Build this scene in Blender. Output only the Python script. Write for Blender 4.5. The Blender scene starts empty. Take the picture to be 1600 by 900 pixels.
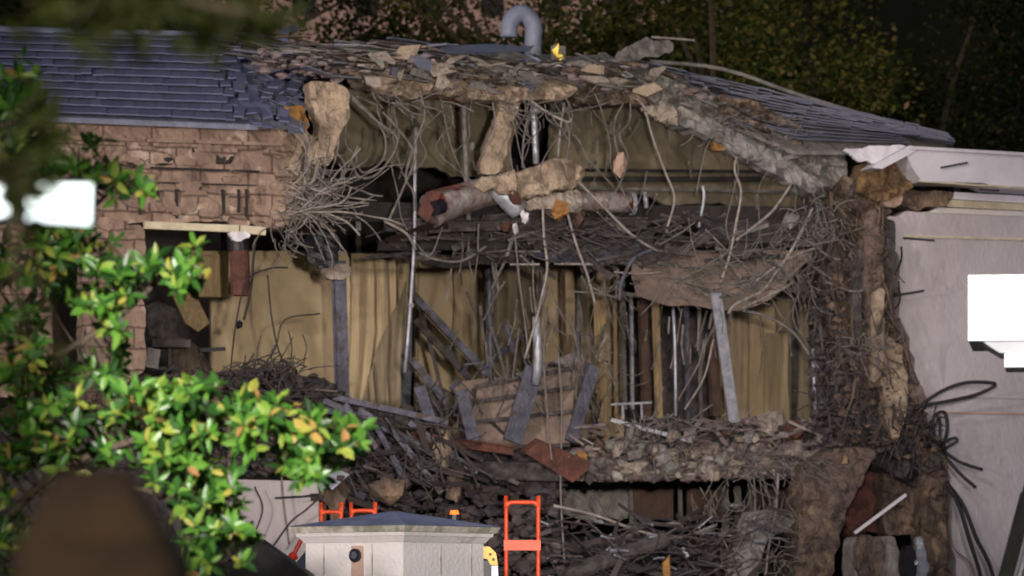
import bpy, math, random
from mathutils import Vector, Matrix, noise
R = math.radians
random.seed(11)
rnd = random.random
def U(a, b): return a + (b - a) * rnd()

# ------------------------------------------------------------------ camera, sky, lights, exposure
scn = bpy.context.scene
COL = scn.collection
K = 0.33            # the facade recedes to the right
HZ = 950.0          # horizon row, photo pixels
EYE = 1.7
def P(px, py, d=0.0):
    """point on the plane parallel to the facade, d metres behind it"""
    u = (px - 800) / 6000; v = (HZ - py) / 6000
    t = (60 + d) / (1 - K * u)
    return Vector((u * t, -60 + t, EYE + v * t))
def Q(px, py, L):
    """point at distance L from the camera"""
    return Vector(((px - 800) / 6000 * L, -60 + L, EYE + (HZ - py) / 6000 * L))
NB = Vector((-K, 1, 0)).normalized()
AL = Vector((1, K, 0)).normalized()
UP = Vector((0, 0, 1))

cam = bpy.data.cameras.new('camera'); cam_o = bpy.data.objects.new('camera', cam); COL.objects.link(cam_o)
cam_o.location = (0, -60, EYE); cam_o.rotation_euler = (R(90), 0, 0)
cam.sensor_width = 36; cam.lens = 135; cam.shift_y = 0.3125
cam.clip_start = 0.5; cam.clip_end = 2000
cam.dof.use_dof = True; cam.dof.focus_distance = 41.5; cam.dof.aperture_fstop = 2.2
scn.camera = cam_o

SUN_EL, SUN_AZ = 20, 205     # azimuth of the sun, clockwise from +Y
w = bpy.data.worlds.new('World'); scn.world = w; w.use_nodes = True
nt = w.node_tree
sky = nt.nodes.new('ShaderNodeTexSky'); sky.sky_type = 'NISHITA'; sky.sun_disc = False
sky.sun_elevation = R(SUN_EL); sky.sun_rotation = R(SUN_AZ)
bgn = nt.nodes['Background']; bgn.inputs['Strength'].default_value = 0.026
nt.links.new(sky.outputs[0], bgn.inputs['Color'])
sun = bpy.data.lights.new('sun', 'SUN'); sun.energy = 0.33; sun.angle = R(3); sun.color = (1, .88, .80)
so = bpy.data.objects.new('sun', sun); COL.objects.link(so)
sdir = Vector((math.sin(R(SUN_AZ)) * math.cos(R(SUN_EL)), math.cos(R(SUN_AZ)) * math.cos(R(SUN_EL)), math.sin(R(SUN_EL))))
so.rotation_euler = sdir.to_track_quat('Z', 'Y').to_euler()

def spot(name, loc, target, power, size, color, blend=.6, radius=.4):
    l = bpy.data.lights.new(name, 'SPOT'); l.energy = power; l.spot_size = R(size); l.spot_blend = blend
    l.color = color; l.shadow_soft_size = radius
    o = bpy.data.objects.new(name, l); COL.objects.link(o); o.location = loc
    o.rotation_euler = (Vector(loc) - Vector(target)).to_track_quat('Z', 'Y').to_euler()
# floodlights on facade and white wing; unseen spots added for interior, tree and piers
spot('flood_spot', (-22, -34, 9), P(560, 300, 0), 27000, 24, (1, .87, .82), .9, .5)
spot('flood_spot', (10, -38, 7), P(1620, 480, 0), 10000, 20, (1, .88, .97), .8, .5)
spot('flood_spot', (3, -30, 14), P(900, 330, 3), 6800, 32, (1, .9, .78), .9, .5)  # unseen spot added to brighten the roof edge and attic
spot('flood_spot', (1.5, -38, 4.4), P(720, 430, 3), 25000, 28, (1, .89, .77), .8, .4)  # unseen frontal fill added to brighten the interior
spot('near_spot', (-2.5, -58, 6.0), Q(200, 520, 25), 5700, 40, (1, .97, .72), .6, .15)  # unseen spot added to light the foreground leaves
spot('near_spot', (1.5, -42, 3.9), Q(1650, 440, 30), 11000, 13, (1, .98, .98), .4, .2)  # unseen spot added to overexpose the white post cap
spot('near_spot', (-2.5, -50, 5), Q(640, 880, 35), 27000, 12, (1, .91, .90), .5, .25)  # unseen spot added to brighten the stone pier
spot('facade_light', (0, 60, 9), (-1, 75, 21), 4300, 80, (1, .74, .66), .5, .5)

scn.view_settings.view_transform = 'Standard'; scn.view_settings.look = 'None'
scn.view_settings.exposure = 0; scn.view_settings.gamma = 1
scn.render.engine = 'CYCLES'

# ------------------------------------------------------------------ materials
def mat(name, c1, c2=None, scale=3, rough=.8, bump=.3, bscale=18, metal=0, stretch=(1, 1, 1), spots=None, spec=.4, detail=8, emit=None, brick=None, lo=.36, hi=.64):
    m = bpy.data.materials.new(name); m.use_nodes = True
    n = m.node_tree.nodes; L = m.node_tree.links; b = n['Principled BSDF']
    b.inputs['Roughness'].default_value = rough; b.inputs['Metallic'].default_value = metal
    b.inputs['Specular IOR Level'].default_value = spec
    tc = n.new('ShaderNodeTexCoord'); mp = n.new('ShaderNodeMapping'); mp.inputs['Scale'].default_value = stretch
    L.new(tc.outputs['Object'], mp.inputs[0])
    nz = n.new('ShaderNodeTexNoise'); nz.inputs['Scale'].default_value = scale; nz.inputs['Detail'].default_value = detail
    nz.inputs['Roughness'].default_value = .62
    L.new(mp.outputs[0], nz.inputs['Vector'])
    cr = n.new('ShaderNodeValToRGB'); L.new(nz.outputs['Fac'], cr.inputs[0])
    cr.color_ramp.elements[0].position = lo; cr.color_ramp.elements[1].position = hi
    c2 = c2 or tuple(x * .6 for x in c1)
    cr.color_ramp.elements[0].color = (*c2, 1); cr.color_ramp.elements[1].color = (*c1, 1)
    out = cr.outputs[0]
    if spots:
        n3 = n.new('ShaderNodeTexNoise'); n3.inputs['Scale'].default_value = spots[1]; n3.inputs['Detail'].default_value = 5
        L.new(mp.outputs[0], n3.inputs['Vector'])
        r3 = n.new('ShaderNodeValToRGB'); r3.color_ramp.elements[0].position = spots[2]; r3.color_ramp.elements[1].position = spots[2] + .06
        L.new(n3.outputs['Fac'], r3.inputs[0])
        mx = n.new('ShaderNodeMixRGB'); L.new(r3.outputs[0], mx.inputs[0]); L.new(out, mx.inputs[1]); mx.inputs[2].default_value = (*spots[0], 1)
        out = mx.outputs[0]
    n2 = n.new('ShaderNodeTexNoise'); n2.inputs['Scale'].default_value = bscale; n2.inputs['Detail'].default_value = 6
    L.new(mp.outputs[0], n2.inputs['Vector'])
    h = n2.outputs['Fac']
    if brick:
        sx = n.new('ShaderNodeSeparateXYZ'); L.new(tc.outputs['Object'], sx.inputs[0])
        ad = n.new('ShaderNodeMath'); ad.operation = 'MULTIPLY'; ad.inputs[1].default_value = 1.05; L.new(sx.outputs[0], ad.inputs[0])
        dn = n.new('ShaderNodeMath'); dn.operation = 'MULTIPLY_ADD'; L.new(nz.outputs['Fac'], dn.inputs[0]); dn.inputs[1].default_value = .16
        L.new(sx.outputs[2], dn.inputs[2])
        cb = n.new('ShaderNodeCombineXYZ'); L.new(ad.outputs[0], cb.inputs[0]); L.new(dn.outputs[0], cb.inputs[1])
        bt = n.new('ShaderNodeTexBrick'); L.new(cb.outputs[0], bt.inputs['Vector'])
        bt.inputs['Scale'].default_value = 1; bt.inputs['Brick Width'].default_value = brick[0]; bt.inputs['Row Height'].default_value = brick[1]
        bt.inputs['Mortar Size'].default_value = brick[2]; bt.inputs['Mortar Smooth'].default_value = .4
        bt.inputs['Color1'].default_value = (1, 1, 1, 1); bt.inputs['Color2'].default_value = (.72, .70, .72, 1)
        bt.inputs['Mortar'].default_value = (*brick[3], 1)
        mm = n.new('ShaderNodeMixRGB'); mm.blend_type = 'MULTIPLY'; mm.inputs[0].default_value = brick[4]
        L.new(out, mm.inputs[1]); L.new(bt.outputs['Color'], mm.inputs[2]); out = mm.outputs[0]
    bp = n.new('ShaderNodeBump'); bp.inputs['Strength'].default_value = bump; bp.inputs['Distance'].default_value = .06
    L.new(h, bp.inputs['Height']); L.new(bp.outputs[0], b.inputs['Normal'])
    L.new(out, b.inputs['Base Color'])
    if emit:
        b.inputs['Emission Color'].default_value = (*emit[0], 1); b.inputs['Emission Strength'].default_value = emit[1]
    return m
def leafmat(name, stops, rough=.35, trans=.25, spec=.5):
    m = bpy.data.materials.new(name); m.use_nodes = True
    n = m.node_tree.nodes; L = m.node_tree.links; b = n['Principled BSDF']
    g = n.new('ShaderNodeNewGeometry'); cr = n.new('ShaderNodeValToRGB'); L.new(g.outputs['Random Per Island'], cr.inputs[0])
    e = cr.color_ramp.elements
    while len(e) > 1: e.remove(e[0])
    e[0].position = stops[0][0]; e[0].color = (*stops[0][1], 1)
    for p_, c_ in stops[1:]:
        k = e.new(p_); k.color = (*c_, 1)
    L.new(cr.outputs[0], b.inputs['Base Color']); b.inputs['Roughness'].default_value = rough
    b.inputs['Specular IOR Level'].default_value = spec
    t = n.new('ShaderNodeBsdfTranslucent'); L.new(cr.outputs[0], t.inputs[0])
    mx = n.new('ShaderNodeMixShader'); mx.inputs[0].default_value = trans
    L.new(b.outputs[0], mx.inputs[1]); L.new(t.outputs[0], mx.inputs[2]); L.new(mx.outputs[0], n['Material Output'].inputs[0])
    return m
M = {}
M['slate'] = leafmat('slate', [(0, (.11, .12, .22)), (.35, (.13, .14, .25)), (.75, (.15, .16, .27)), (1, (.12, .13, .22))], .6, 0, .3)
M['slate_grey'] = leafmat('slate_grey', [(0, (.10, .105, .15)), (.35, (.125, .13, .185)), (.75, (.155, .16, .22)), (1, (.11, .115, .15))], .6, 0, .3)
M['vent'] = mat('vent_metal', (.19, .21, .31), (.13, .145, .21), 5, .55, .25, 14)
M['slate2'] = leafmat('slate_pale', [(0, (.09, .10, .15)), (.5, (.14, .15, .21)), (1, (.07, .075, .09))], .5, 0, .4)
M['masonry'] = mat('masonry', (.34, .24, .19), (.18, .125, .105), 1.4, .9, .9, 7, spots=((.44, .34, .29), 2.2, .62), brick=(.75, .33, .022, (.22, .18, .18), .75))
M['plaster_tan'] = mat('plaster_tan', (.50, .39, .30), (.24, .185, .145), 2.2, .95, .8, 30, spots=((.26, .20, .16), 3, .58))
M['ochre'] = mat('ochre', (.24, .15, .07), (.09, .06, .04), 4, .95, .9, 16)
M['lump_tan'] = mat('lump_tan', (.19, .135, .115), (.085, .065, .06), 3, .95, .9, 16, spots=((.24, .18, .13), 2, .6))
M['concrete'] = mat('concrete', (.46, .39, .34), (.22, .185, .165), 2.5, .95, .8, 30, spots=((.24, .21, .19), 3, .6))
M['concrete_grey'] = mat('concrete_grey', (.28, .265, .25), (.15, .145, .135), 4, .95, .9, 14)
M['brown_ragged'] = mat('brown_ragged', (.185, .13, .10), (.055, .040, .035), 2.0, .95, .9, 12, stretch=(1.3, 1.3, .6), spots=((.26, .18, .12), 3, .60))
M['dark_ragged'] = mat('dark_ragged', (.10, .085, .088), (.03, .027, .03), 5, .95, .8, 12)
M['white_wall'] = mat('white_wall', (.52, .475, .51), (.36, .32, .345), .55, .75, .25, 14, stretch=(1.3, 1.3, .6), spots=((.34, .30, .32), 2.2, .66), lo=.25, hi=.75)
M['white_paint'] = mat('white_paint', (.70, .68, .76), (.60, .57, .64), 2, .6, .1, 10)
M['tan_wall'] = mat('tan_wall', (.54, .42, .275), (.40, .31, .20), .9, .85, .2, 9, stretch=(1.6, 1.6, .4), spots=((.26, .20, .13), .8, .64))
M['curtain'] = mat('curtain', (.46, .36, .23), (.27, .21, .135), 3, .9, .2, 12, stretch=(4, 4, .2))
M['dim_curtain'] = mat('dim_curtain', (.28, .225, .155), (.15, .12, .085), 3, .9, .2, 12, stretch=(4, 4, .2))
M['olive'] = mat('olive_panel', (.20, .165, .115), (.13, .11, .08), 1.2, .9, .3, 6, spots=((.10, .10, .06), 1, .62))
M['void'] = mat('dark_void', (.035, .03, .03), (.018, .016, .017), 3, .95, .3, 6)  # near-black colour stands in for unlit attic depth and wall holes
M['steel'] = mat('steel', (.125, .125, .175), (.05, .05, .075), 3, .6, .4, 20, metal=.1, spots=((.07, .05, .045), 4, .57))
M['steel_light'] = mat('steel_light', (.42, .43, .50), (.25, .26, .32), 7, .4, .2, 20, metal=.3)
M['galv'] = mat('galvanised', (.48, .50, .58), (.26, .27, .33), 5, .4, .25, 14, metal=.4)
M['duct'] = mat('duct_foil', (.46, .42, .44), (.22, .14, .13), 4, .4, .5, 12, metal=.3, spots=((.22, .05, .035), 3, .58))
M['rust'] = mat('rust', (.135, .05, .038), (.055, .026, .022), 5, .85, .6, 16)
M['hammock'] = mat('hammock', (.26, .19, .165), (.15, .115, .10), 2.5, .9, .4, 10)
M['redbrown'] = mat('redbrown', (.12, .07, .055), (.06, .038, .032), 3, .85, .4, 12)
M['orange'] = mat('orange_foam', (.42, .21, .06), (.22, .11, .04), 6, .9, .6, 14)
M['wood'] = mat('wood', (.36, .26, .14), (.20, .14, .08), 5, .8, .3, 16, stretch=(5, 5, .5))
M['board'] = mat('grey_board', (.20, .185, .175), (.09, .085, .085), 5, .85, .4, 14)
M['wire'] = mat('wire', (.20, .18, .175), (.10, .09, .088), 8, .6, .2, 20)
M['wire_light'] = mat('wire_light', (.34, .30, .285), (.17, .15, .145), 8, .6, .2, 20)
M['wire_dark'] = mat('wire_dark', (.022, .018, .022), (.012, .01, .012), 8, .6, .2, 20)
M['rubble'] = leafmat('rubble', [(0, (.09, .075, .08)), (.3, (.17, .14, .15)), (.6, (.23, .185, .195)), (.85, (.12, .08, .075)), (1, (.36, .32, .32))], .95, 0, .2)
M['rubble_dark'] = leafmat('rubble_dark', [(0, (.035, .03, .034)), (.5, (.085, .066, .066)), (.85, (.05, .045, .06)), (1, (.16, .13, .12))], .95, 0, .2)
M['ground'] = mat('ground_dirt', (.10, .085, .07), (.05, .045, .04), .6, .95, .5, 4)
M['asphalt'] = mat('asphalt', (.055, .055, .058), (.04, .04, .042), 3, .9, .3, 60)
M['bark'] = mat('bark', (.10, .075, .05), (.05, .038, .026), 8, .9, .8, 20)
M['stone'] = mat('pier_stone', (.66, .62, .61), (.58, .545, .53), 1.5, .8, .2, 30, spots=((.46, .42, .39), 2.2, .66))
M['stone_white'] = mat('pier_white', (.85, .84, .86), (.78, .77, .79), 2, .7, .1, 10)
M['lead'] = mat('lead_roof', (.26, .28, .46), (.16, .18, .29), 2, .5, .25, 8)
M['mould'] = mat('mouldy_stone', (.50, .46, .40), (.22, .22, .17), 3, .85, .3, 14, lo=.42, hi=.55)
M['pink_stone'] = mat('pink_stone', (.50, .34, .27), (.38, .27, .22), 5, .8, .2, 20)
M['black'] = mat('black_plastic', (.014, .013, .02), (.008, .008, .012), 4, .5, .1, 10)
M['navy'] = mat('navy', (.012, .02, .06), (.008, .012, .03), 4, .7, .2, 10)
M['orange_paint'] = mat('orange_paint', (.90, .10, .025), (.62, .06, .02), 9, .45, .15, 30)
M['red_paint'] = mat('red_paint', (.5, .03, .02), (.3, .02, .015), 5, .5, .1, 10)
M['yellow_paint'] = mat('yellow_paint', (.80, .42, .02), (.6, .3, .02), 5, .45, .1, 10)
M['brown_post'] = mat('brown_post', (.30, .19, .105), (.14, .095, .075), 2.5, .9, .3, 6)
M['cream'] = mat('cream_trim', (.62, .56, .42), (.45, .40, .30), 4, .7, .2, 10)
M['dusty'] = mat('dusty_cloth', (.30, .275, .27), (.15, .14, .145), 5, .9, .6, 10)
M['lamp_orange'] = mat('beacon', (1, .15, .02), None, 3, emit=((1, .12, .01), 2.2))
M['lamp_white'] = mat('lamp_glass', (.9, .95, .95), None, 3, emit=((.86, 1, 1), 2.6))
M['lamp_yellow'] = mat('lamp_yellow', (.9, .8, .2), None, 3, emit=((1, .62, .06), .55))
M['pinkwall'] = mat('far_wall', (.60, .43, .39), (.48, .35, .32), 1, .8, .1, 10)
M['sky_screen'] = mat('sky_screen', (.012, .014, .006), (.006, .007, .004), .5, .95, .6, 2)
M['leaf'] = leafmat('magnolia_leaf', [(0, (.012, .04, .008)), (.3, (.03, .10, .015)), (.55, (.065, .19, .022)), (.78, (.11, .24, .03)), (.91, (.23, .29, .045)), (.965, (.36, .32, .06)), (.99, (.34, .18, .07)), (1, (.10, .10, .03))], .36, .28, .4)
M['leaf_olive'] = leafmat('olive_leaf', [(0, (.018, .024, .004)), (1, (.042, .05, .009))], .6, .3, .2)
M['leaf_far'] = leafmat('warm_lit_leaf', [(0, (.015, .026, .005)), (.45, (.045, .062, .010)), (.8, (.10, .10, .018)), (.95, (.16, .11, .03)), (1, (.30, .20, .12))], .7, .15, .2)  # yellow and tan stops paint warm light on to the middle trees
M['leaf_dark'] = leafmat('unlit_leaf', [(0, (.006, .012, .003)), (.6, (.016, .026, .006)), (.95, (.035, .030, .009)), (1, (.06, .035, .012))], .7, .1, .2)  # near-black copy, lack of light put into the leaf colour

# ------------------------------------------------------------------ mesh helpers
class MB:
    def __init__(s): s.v = []; s.f = []
    def add(s, vs, fs):
        o = len(s.v); s.v += [Vector(x) for x in vs]; s.f += [tuple(i + o for i in f) for f in fs]; return s
    def box(s, c, ax, ay, az):
        vs = [c + ax * i + ay * j + az * k for i in (-1, 1) for j in (-1, 1) for k in (-1, 1)]
        return s.add(vs, [(0, 1, 3, 2), (4, 6, 7, 5), (0, 4, 5, 1), (2, 3, 7, 6), (0, 2, 6, 4), (1, 5, 7, 3)])
    def beam(s, a, b, w_, h_, up=UP):
        a = Vector(a); b = Vector(b); d = b - a; n = d.normalized()
        sd = n.cross(up)
        if sd.length < .1: sd = n.cross(NB)
        sd.normalize(); u = sd.cross(n)
        return s.box((a + b) / 2, d / 2, sd * w_ / 2, u * h_ / 2)
    def ibeam(s, a, b, w_, h_, t=.03, up=UP):
        a = Vector(a); b = Vector(b); n = (b - a).normalized(); sd = n.cross(up)
        if sd.length < .1: sd = n.cross(NB)
        sd.normalize(); u = sd.cross(n)
        for q in (-1, 1):
            s.box((a + b) / 2 + u * q * (h_ / 2 - t / 2), (b - a) / 2, sd * w_ / 2, u * t / 2)
        s.box((a + b) / 2, (b - a) / 2 * .999, sd * t / 2, u * (h_ / 2 - t))
        return s
    def tube(s, pts, r, n=6, smooth=4, r2=None, cap=True):
        pts = [Vector(p) for p in pts]
        if smooth > 1 and len(pts) > 2:
            q = []
            e = [pts[0] * 2 - pts[1]] + pts + [pts[-1] * 2 - pts[-2]]
            for i in range(1, len(e) - 2):
                for k in range(smooth):
                    t = k / smooth; a, b, c, d = e[i - 1], e[i], e[i + 1], e[i + 2]
                    q.append(.5 * (2 * b + (c - a) * t + (2 * a - 5 * b + 4 * c - d) * t * t + (3 * b - a - 3 * c + d) * t ** 3))
            q.append(pts[-1]); pts = q
        vs = []; N = len(pts); ref = None
        for i, p in enumerate(pts):
            d = (pts[min(i + 1, N - 1)] - pts[max(i - 1, 0)])
            if d.length < 1e-6: d = UP.copy()
            d.normalize()
            if ref is None: ref = d.orthogonal().normalized()
            ref = (ref - d * ref.dot(d)); ref = ref.normalized() if ref.length > 1e-5 else d.orthogonal().normalized()
            b = d.cross(ref); rr = r if r2 is None else r + (r2 - r) * i / (N - 1)
            for k in range(n):
                a = 2 * math.pi * k / n; vs.append(p + (ref * math.cos(a) + b * math.sin(a)) * rr)
        fs = [(i * n + k, i * n + (k + 1) % n, (i + 1) * n + (k + 1) % n, (i + 1) * n + k) for i in range(N - 1) for k in range(n)]
        if cap: fs += [tuple(range(n))[::-1], tuple((N - 1) * n + k for k in range(n))]
        return s.add(vs, fs)
    def prism(s, pts, back):
        """polygon (3D points) extruded by a vector"""
        n = len(pts); vs = [Vector(p) for p in pts] + [Vector(p) + back for p in pts]
        fs = [tuple(range(n)), tuple(range(n, 2 * n))[::-1]] + [(i, i + n, (i + 1) % n + n, (i + 1) % n) for i in range(n)]
        return s.add(vs, fs)
    def chunk(s, c, r, sq=(1, 1, 1), jag=.35):
        g = (1 + 5 ** .5) / 2
        base = [(-1, g, 0), (1, g, 0), (-1, -g, 0), (1, -g, 0), (0, -1, g), (0, 1, g), (0, -1, -g), (0, 1, -g), (g, 0, -1), (g, 0, 1), (-g, 0, -1), (-g, 0, 1)]
        fs = [(0, 11, 5), (0, 5, 1), (0, 1, 7), (0, 7, 10), (0, 10, 11), (1, 5, 9), (5, 11, 4), (11, 10, 2), (10, 7, 6), (7, 1, 8), (3, 9, 4), (3, 4, 2), (3, 2, 6), (3, 6, 8), (3, 8, 9), (4, 9, 5), (2, 4, 11), (6, 2, 10), (8, 6, 7), (9, 8, 1)]
        m = Matrix.Rotation(U(0, 6.3), 3, Vector((U(-1, 1), U(-1, 1), U(-1, 1) + .01)).normalized())
        vs = []
        for b in base:
            v = m @ (Vector(b) / 1.9 * r * U(1 - jag, 1 + jag)); vs.append(Vector(c) + Vector((v.x * sq[0], v.y * sq[1], v.z * sq[2])))
        return s.add(vs, fs)
    def loft(s, rows, nu=12, nv=8, amp=.0, fold=None, thick=.02, freq=1.5):
        """rows: list of polylines of 3D points; a sheet through them"""
        def samp(pl, t):
            x = t * (len(pl) - 1); i = min(int(x), len(pl) - 2); return pl[i].lerp(pl[i + 1], x - i)
        g = []
        for j in range(nv + 1):
            y = j / nv * (len(rows) - 1); i = min(int(y), len(rows) - 2); f = y - i
            line = []
            for k in range(nu + 1):
                t = k / nu; p = samp(rows[i], t).lerp(samp(rows[i + 1], t), f)
                if amp: p = p + noise.noise_vector(p * freq) * amp
                if fold: p = p + NB * math.sin(t * fold[0] * 6.283 + .8 * math.sin(t * 17)) * fold[1]
                line.append(p)
            g.append(line)
        vs = [p for l in g for p in l]; n = nu + 1; m = len(vs)
        vs += [p + NB * thick for p in vs]
        fs = []
        for j in range(nv):
            for k in range(nu):
                a = j * n + k; fs.append((a, a + 1, a + n + 1, a + n)); fs.append((a + m, a + n + m, a + n + 1 + m, a + 1 + m))
        for k in range(nu):
            fs.append((k, k + m, k + 1 + m, k + 1)); b = nv * n; fs.append((b + k, b + k + 1, b + k + 1 + m, b + k + m))
        for j in range(nv):
            fs.append((j * n, (j + 1) * n, (j + 1) * n + m, j * n + m)); e = j * n + nu; fs.append((e, e + m, e + n + m, e + n))
        return s.add(vs, fs)
    def crumble(s, poly, d, thick, cell=10, amp=.05, jit=.35, holes=(), ends=None):
        """broken slab: outline in photo pixels on the plane d behind the facade, ragged edge and rough face"""
        xs = [p[0] for p in poly]; ys = [p[1] for p in poly]
        x0, y0 = min(xs), min(ys); nx = int((max(xs) - x0) / cell) + 1; ny = int((max(ys) - y0) / cell) + 1
        pt = {}
        def base(i, j):
            h = random.Random(i * 7919 + j * 104729 + int(x0 * 13 + y0)).random
            return x0 + (i + (h() - .5) * 2 * jit) * cell, y0 + (j + (h() - .5) * 2 * jit) * cell
        def V(i, j, b):
            k = (i, j, b)
            if k not in pt:
                qx, qy = base(i, j)
                nb = BN.get((i, j))
                if nb:
                    for a_ in nb: bx, by = base(*a_); qx += bx; qy += by
                    qx /= len(nb) + 1; qy /= len(nb) + 1
                f = (noise.noise(Vector((qx / 31, qy / 31, d))) + .6 * noise.noise(Vector((qx / 11, qy / 11, d + 9)))) * amp * 2
                pt[k] = len(s.v); s.v.append(P(qx, qy, d + f) + (NB * (thick + f * .3) if b else Vector()))
            return pt[k]
        def isin(i, j):
            if i < 0 or j < 0 or i >= nx or j >= ny: return False
            c = (x0 + (i + .5) * cell, y0 + (j + .5) * cell)
            return inside(c, poly) and not any(inside(c, h) for h in holes)
        I = {(i, j) for i in range(nx) for j in range(ny) if isin(i, j)}
        BN = {}
        for (i, j) in I:
            for (di, dj, a, b) in ((-1, 0, (0, 0), (0, 1)), (1, 0, (1, 1), (1, 0)), (0, -1, (1, 0), (0, 0)), (0, 1, (0, 1), (1, 1))):
                if (i + di, j + dj) not in I:
                    p_ = (i + a[0], j + a[1]); q_ = (i + b[0], j + b[1]); BN.setdefault(p_, []).append(q_); BN.setdefault(q_, []).append(p_)
        for (i, j) in I:
            s.f.append((V(i, j, 0), V(i, j + 1, 0), V(i + 1, j + 1, 0), V(i + 1, j, 0)))
            s.f.append((V(i, j, 1), V(i + 1, j, 1), V(i + 1, j + 1, 1), V(i, j + 1, 1)))
            for (di, dj, a, b) in ((-1, 0, (0, 0), (0, 1)), (1, 0, (1, 1), (1, 0)), (0, -1, (1, 0), (0, 0)), (0, 1, (0, 1), (1, 1))):
                if (i + di, j + dj) not in I:
                    s.f.append((V(i + a[0], j + a[1], 0), V(i + a[0], j + a[1], 1), V(i + b[0], j + b[1], 1), V(i + b[0], j + b[1], 0)))
        return s
    def obj(s, name, m, parent=None, smooth=False):
        xs = [v.x for v in s.v]; ys = [v.y for v in s.v]; zs = [v.z for v in s.v]
        c = Vector(((min(xs) + max(xs)) / 2, (min(ys) + max(ys)) / 2, min(zs)))
        me = bpy.data.meshes.new(name); me.from_pydata([v - c for v in s.v], [], s.f)
        o = bpy.data.objects.new(name, me); COL.objects.link(o)
        me.materials.append(M[m] if isinstance(m, str) else m)
        if smooth: me.shade_smooth()
        o['wl'] = 0; del o['wl']
        WL[o.name] = c
        if parent:
            o.parent = parent; o.location = c - WL[parent.name]
        else: o.location = c
        return o
WL = {}
def inside(p, poly):
    x, y = p; r = False; n = len(poly); j = n - 1
    for i in range(n):
        xi, yi = poly[i][0], poly[i][1]; xj, yj = poly[j][0], poly[j][1]
        if (yi > y) != (yj > y) and x < (xj - xi) * (y - yi) / (yj - yi) + xi: r = not r
        j = i
    return r
def tag(o, label=None, cat=None, group=None, kind=None):
    if label: o['label'] = label
    if cat: o['category'] = cat
    if group: o['group'] = group
    if kind: o['kind'] = kind
    return o
def empty(name, loc, label, cat, group=None):
    o = bpy.data.objects.new(name, None); COL.objects.link(o); o.location = loc; WL[o.name] = Vector(loc)
    o.empty_display_size = .2
    return tag(o, label, cat, group)
def PP(*pts): return [P(*p) for p in pts]

# ------------------------------------------------------------------ ground
g = MB().add([(-400, -75, 0), (400, -75, 0), (400, 500, 0), (-400, 500, 0)], [(0, 1, 2, 3)]).obj('ground', 'ground'); tag(g, kind='structure')
g = MB().add([(-60, -70, .004), (60, -70, .004), (60, -38, .004), (-60, -38, .004)], [(0, 1, 2, 3)]).obj('road', 'asphalt'); tag(g, kind='structure')
g = MB().box(Vector((0, -37.85, .06)), Vector((60, 0, 0)), Vector((0, .15, 0)), Vector((0, 0, .07))).obj('kerb', 'concrete_grey'); tag(g, kind='structure')

# ------------------------------------------------------------------ the half demolished building
B = empty('demolished_building', P(800, 1120, 3), 'half demolished two storey building, torn open, with slate roofs and a white right wing', 'building')
def part(name, mb, m, label=None, parent=None, smooth=False, kind=None):
    o = mb.obj(name, m, parent or B, smooth)
    if label: o['label'] = label
    if kind: o['kind'] = kind
    return o
# left masonry wall with its window opening and dark holes
wl = MB().crumble([(-60, 176), (448, 194), (452, 235), (440, 260), (470, 300), (440, 330), (445, 352), (-60, 346)], 0, .45, 9, .05,
                  holes=[[(240, 243), (262, 243), (262, 258), (240, 258)], [(334, 244), (356, 244), (356, 258), (334, 258)]])
part('masonry_wall', wl, 'masonry', 'stripped brown masonry above the window opening')
part('wall_pier', MB().crumble([(128, 352), (228, 355), (222, 450), (226, 580), (200, 600), (128, 600)], .02, .4, 9, .04), 'masonry')
part('wall_pier', MB().crumble([(-60, 350), (82, 351), (85, 620), (-60, 620)], .02, .4, 9, .04), 'masonry')
wl = MB().crumble([(60, 300), (232, 300), (232, 306), (60, 306)], -.06, .1, 5, .02)
part('string_course', MB().beam(P(90, 215, -.05), P(440, 226, -.05), .08, .05), 'masonry')
for i in range(26):
    pass
blk = MB()
for i in range(34):
    x = U(140, 435); y = U(205, 345); blk.crumble([(x, y), (x + U(14, 50), y + U(-2, 4)), (x + U(14, 50), y + U(12, 22)), (x, y + U(10, 18))], -.05 + U(-.04, .03), .12, 5, .02)
part('masonry_block', blk, 'masonry', 'projecting remnants of stripped facing blocks', kind='stuff')
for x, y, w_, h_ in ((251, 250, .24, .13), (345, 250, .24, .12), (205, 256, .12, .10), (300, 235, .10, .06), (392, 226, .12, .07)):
    part('hole_shade', MB().chunk(P(x, y, .02), w_ * .75, (1, .35, h_ / w_), .25), 'void')  # near-black lumps painted as the shade inside wall holes
for x in (218, 246, 275, 348, 372, 384):
    part('wall_joint', MB().beam(P(x, 296, -.02), P(x + 1, U(325, 342), -.02), .035, .1, NB), 'void')
part('wall_joint', MB().beam(P(235, 262, -.03), P(405, 268, -.03), .05, .03), 'void')
part('wall_joint', MB().beam(P(210, 284, -.03), P(400, 290, -.03), .05, .02), 'void')
# ragged edge of that wall
rag = MB().crumble([(420, 200), (470, 190), (500, 230), (498, 290), (520, 320), (480, 345), (440, 360), (425, 300)], .1, .6, 8, .16)
part('ragged_edge', rag, 'plaster_tan', 'crumbled right edge of the brown wall')
# window header, frame bits
part('window_lintel', MB().beam(P(225, 352, -.12), P(372, 358, -.12), .12, .11), 'cream', 'pale horizontal lintel of the left window')
part('window_lintel', MB().beam(P(374, 358, -.1), P(414, 362, -.1), .12, .12), 'cream')
part('window_sill', MB().crumble([(60, 598), (345, 596), (345, 640), (60, 640)], .0, .5, 9, .06), 'brown_ragged')
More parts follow.
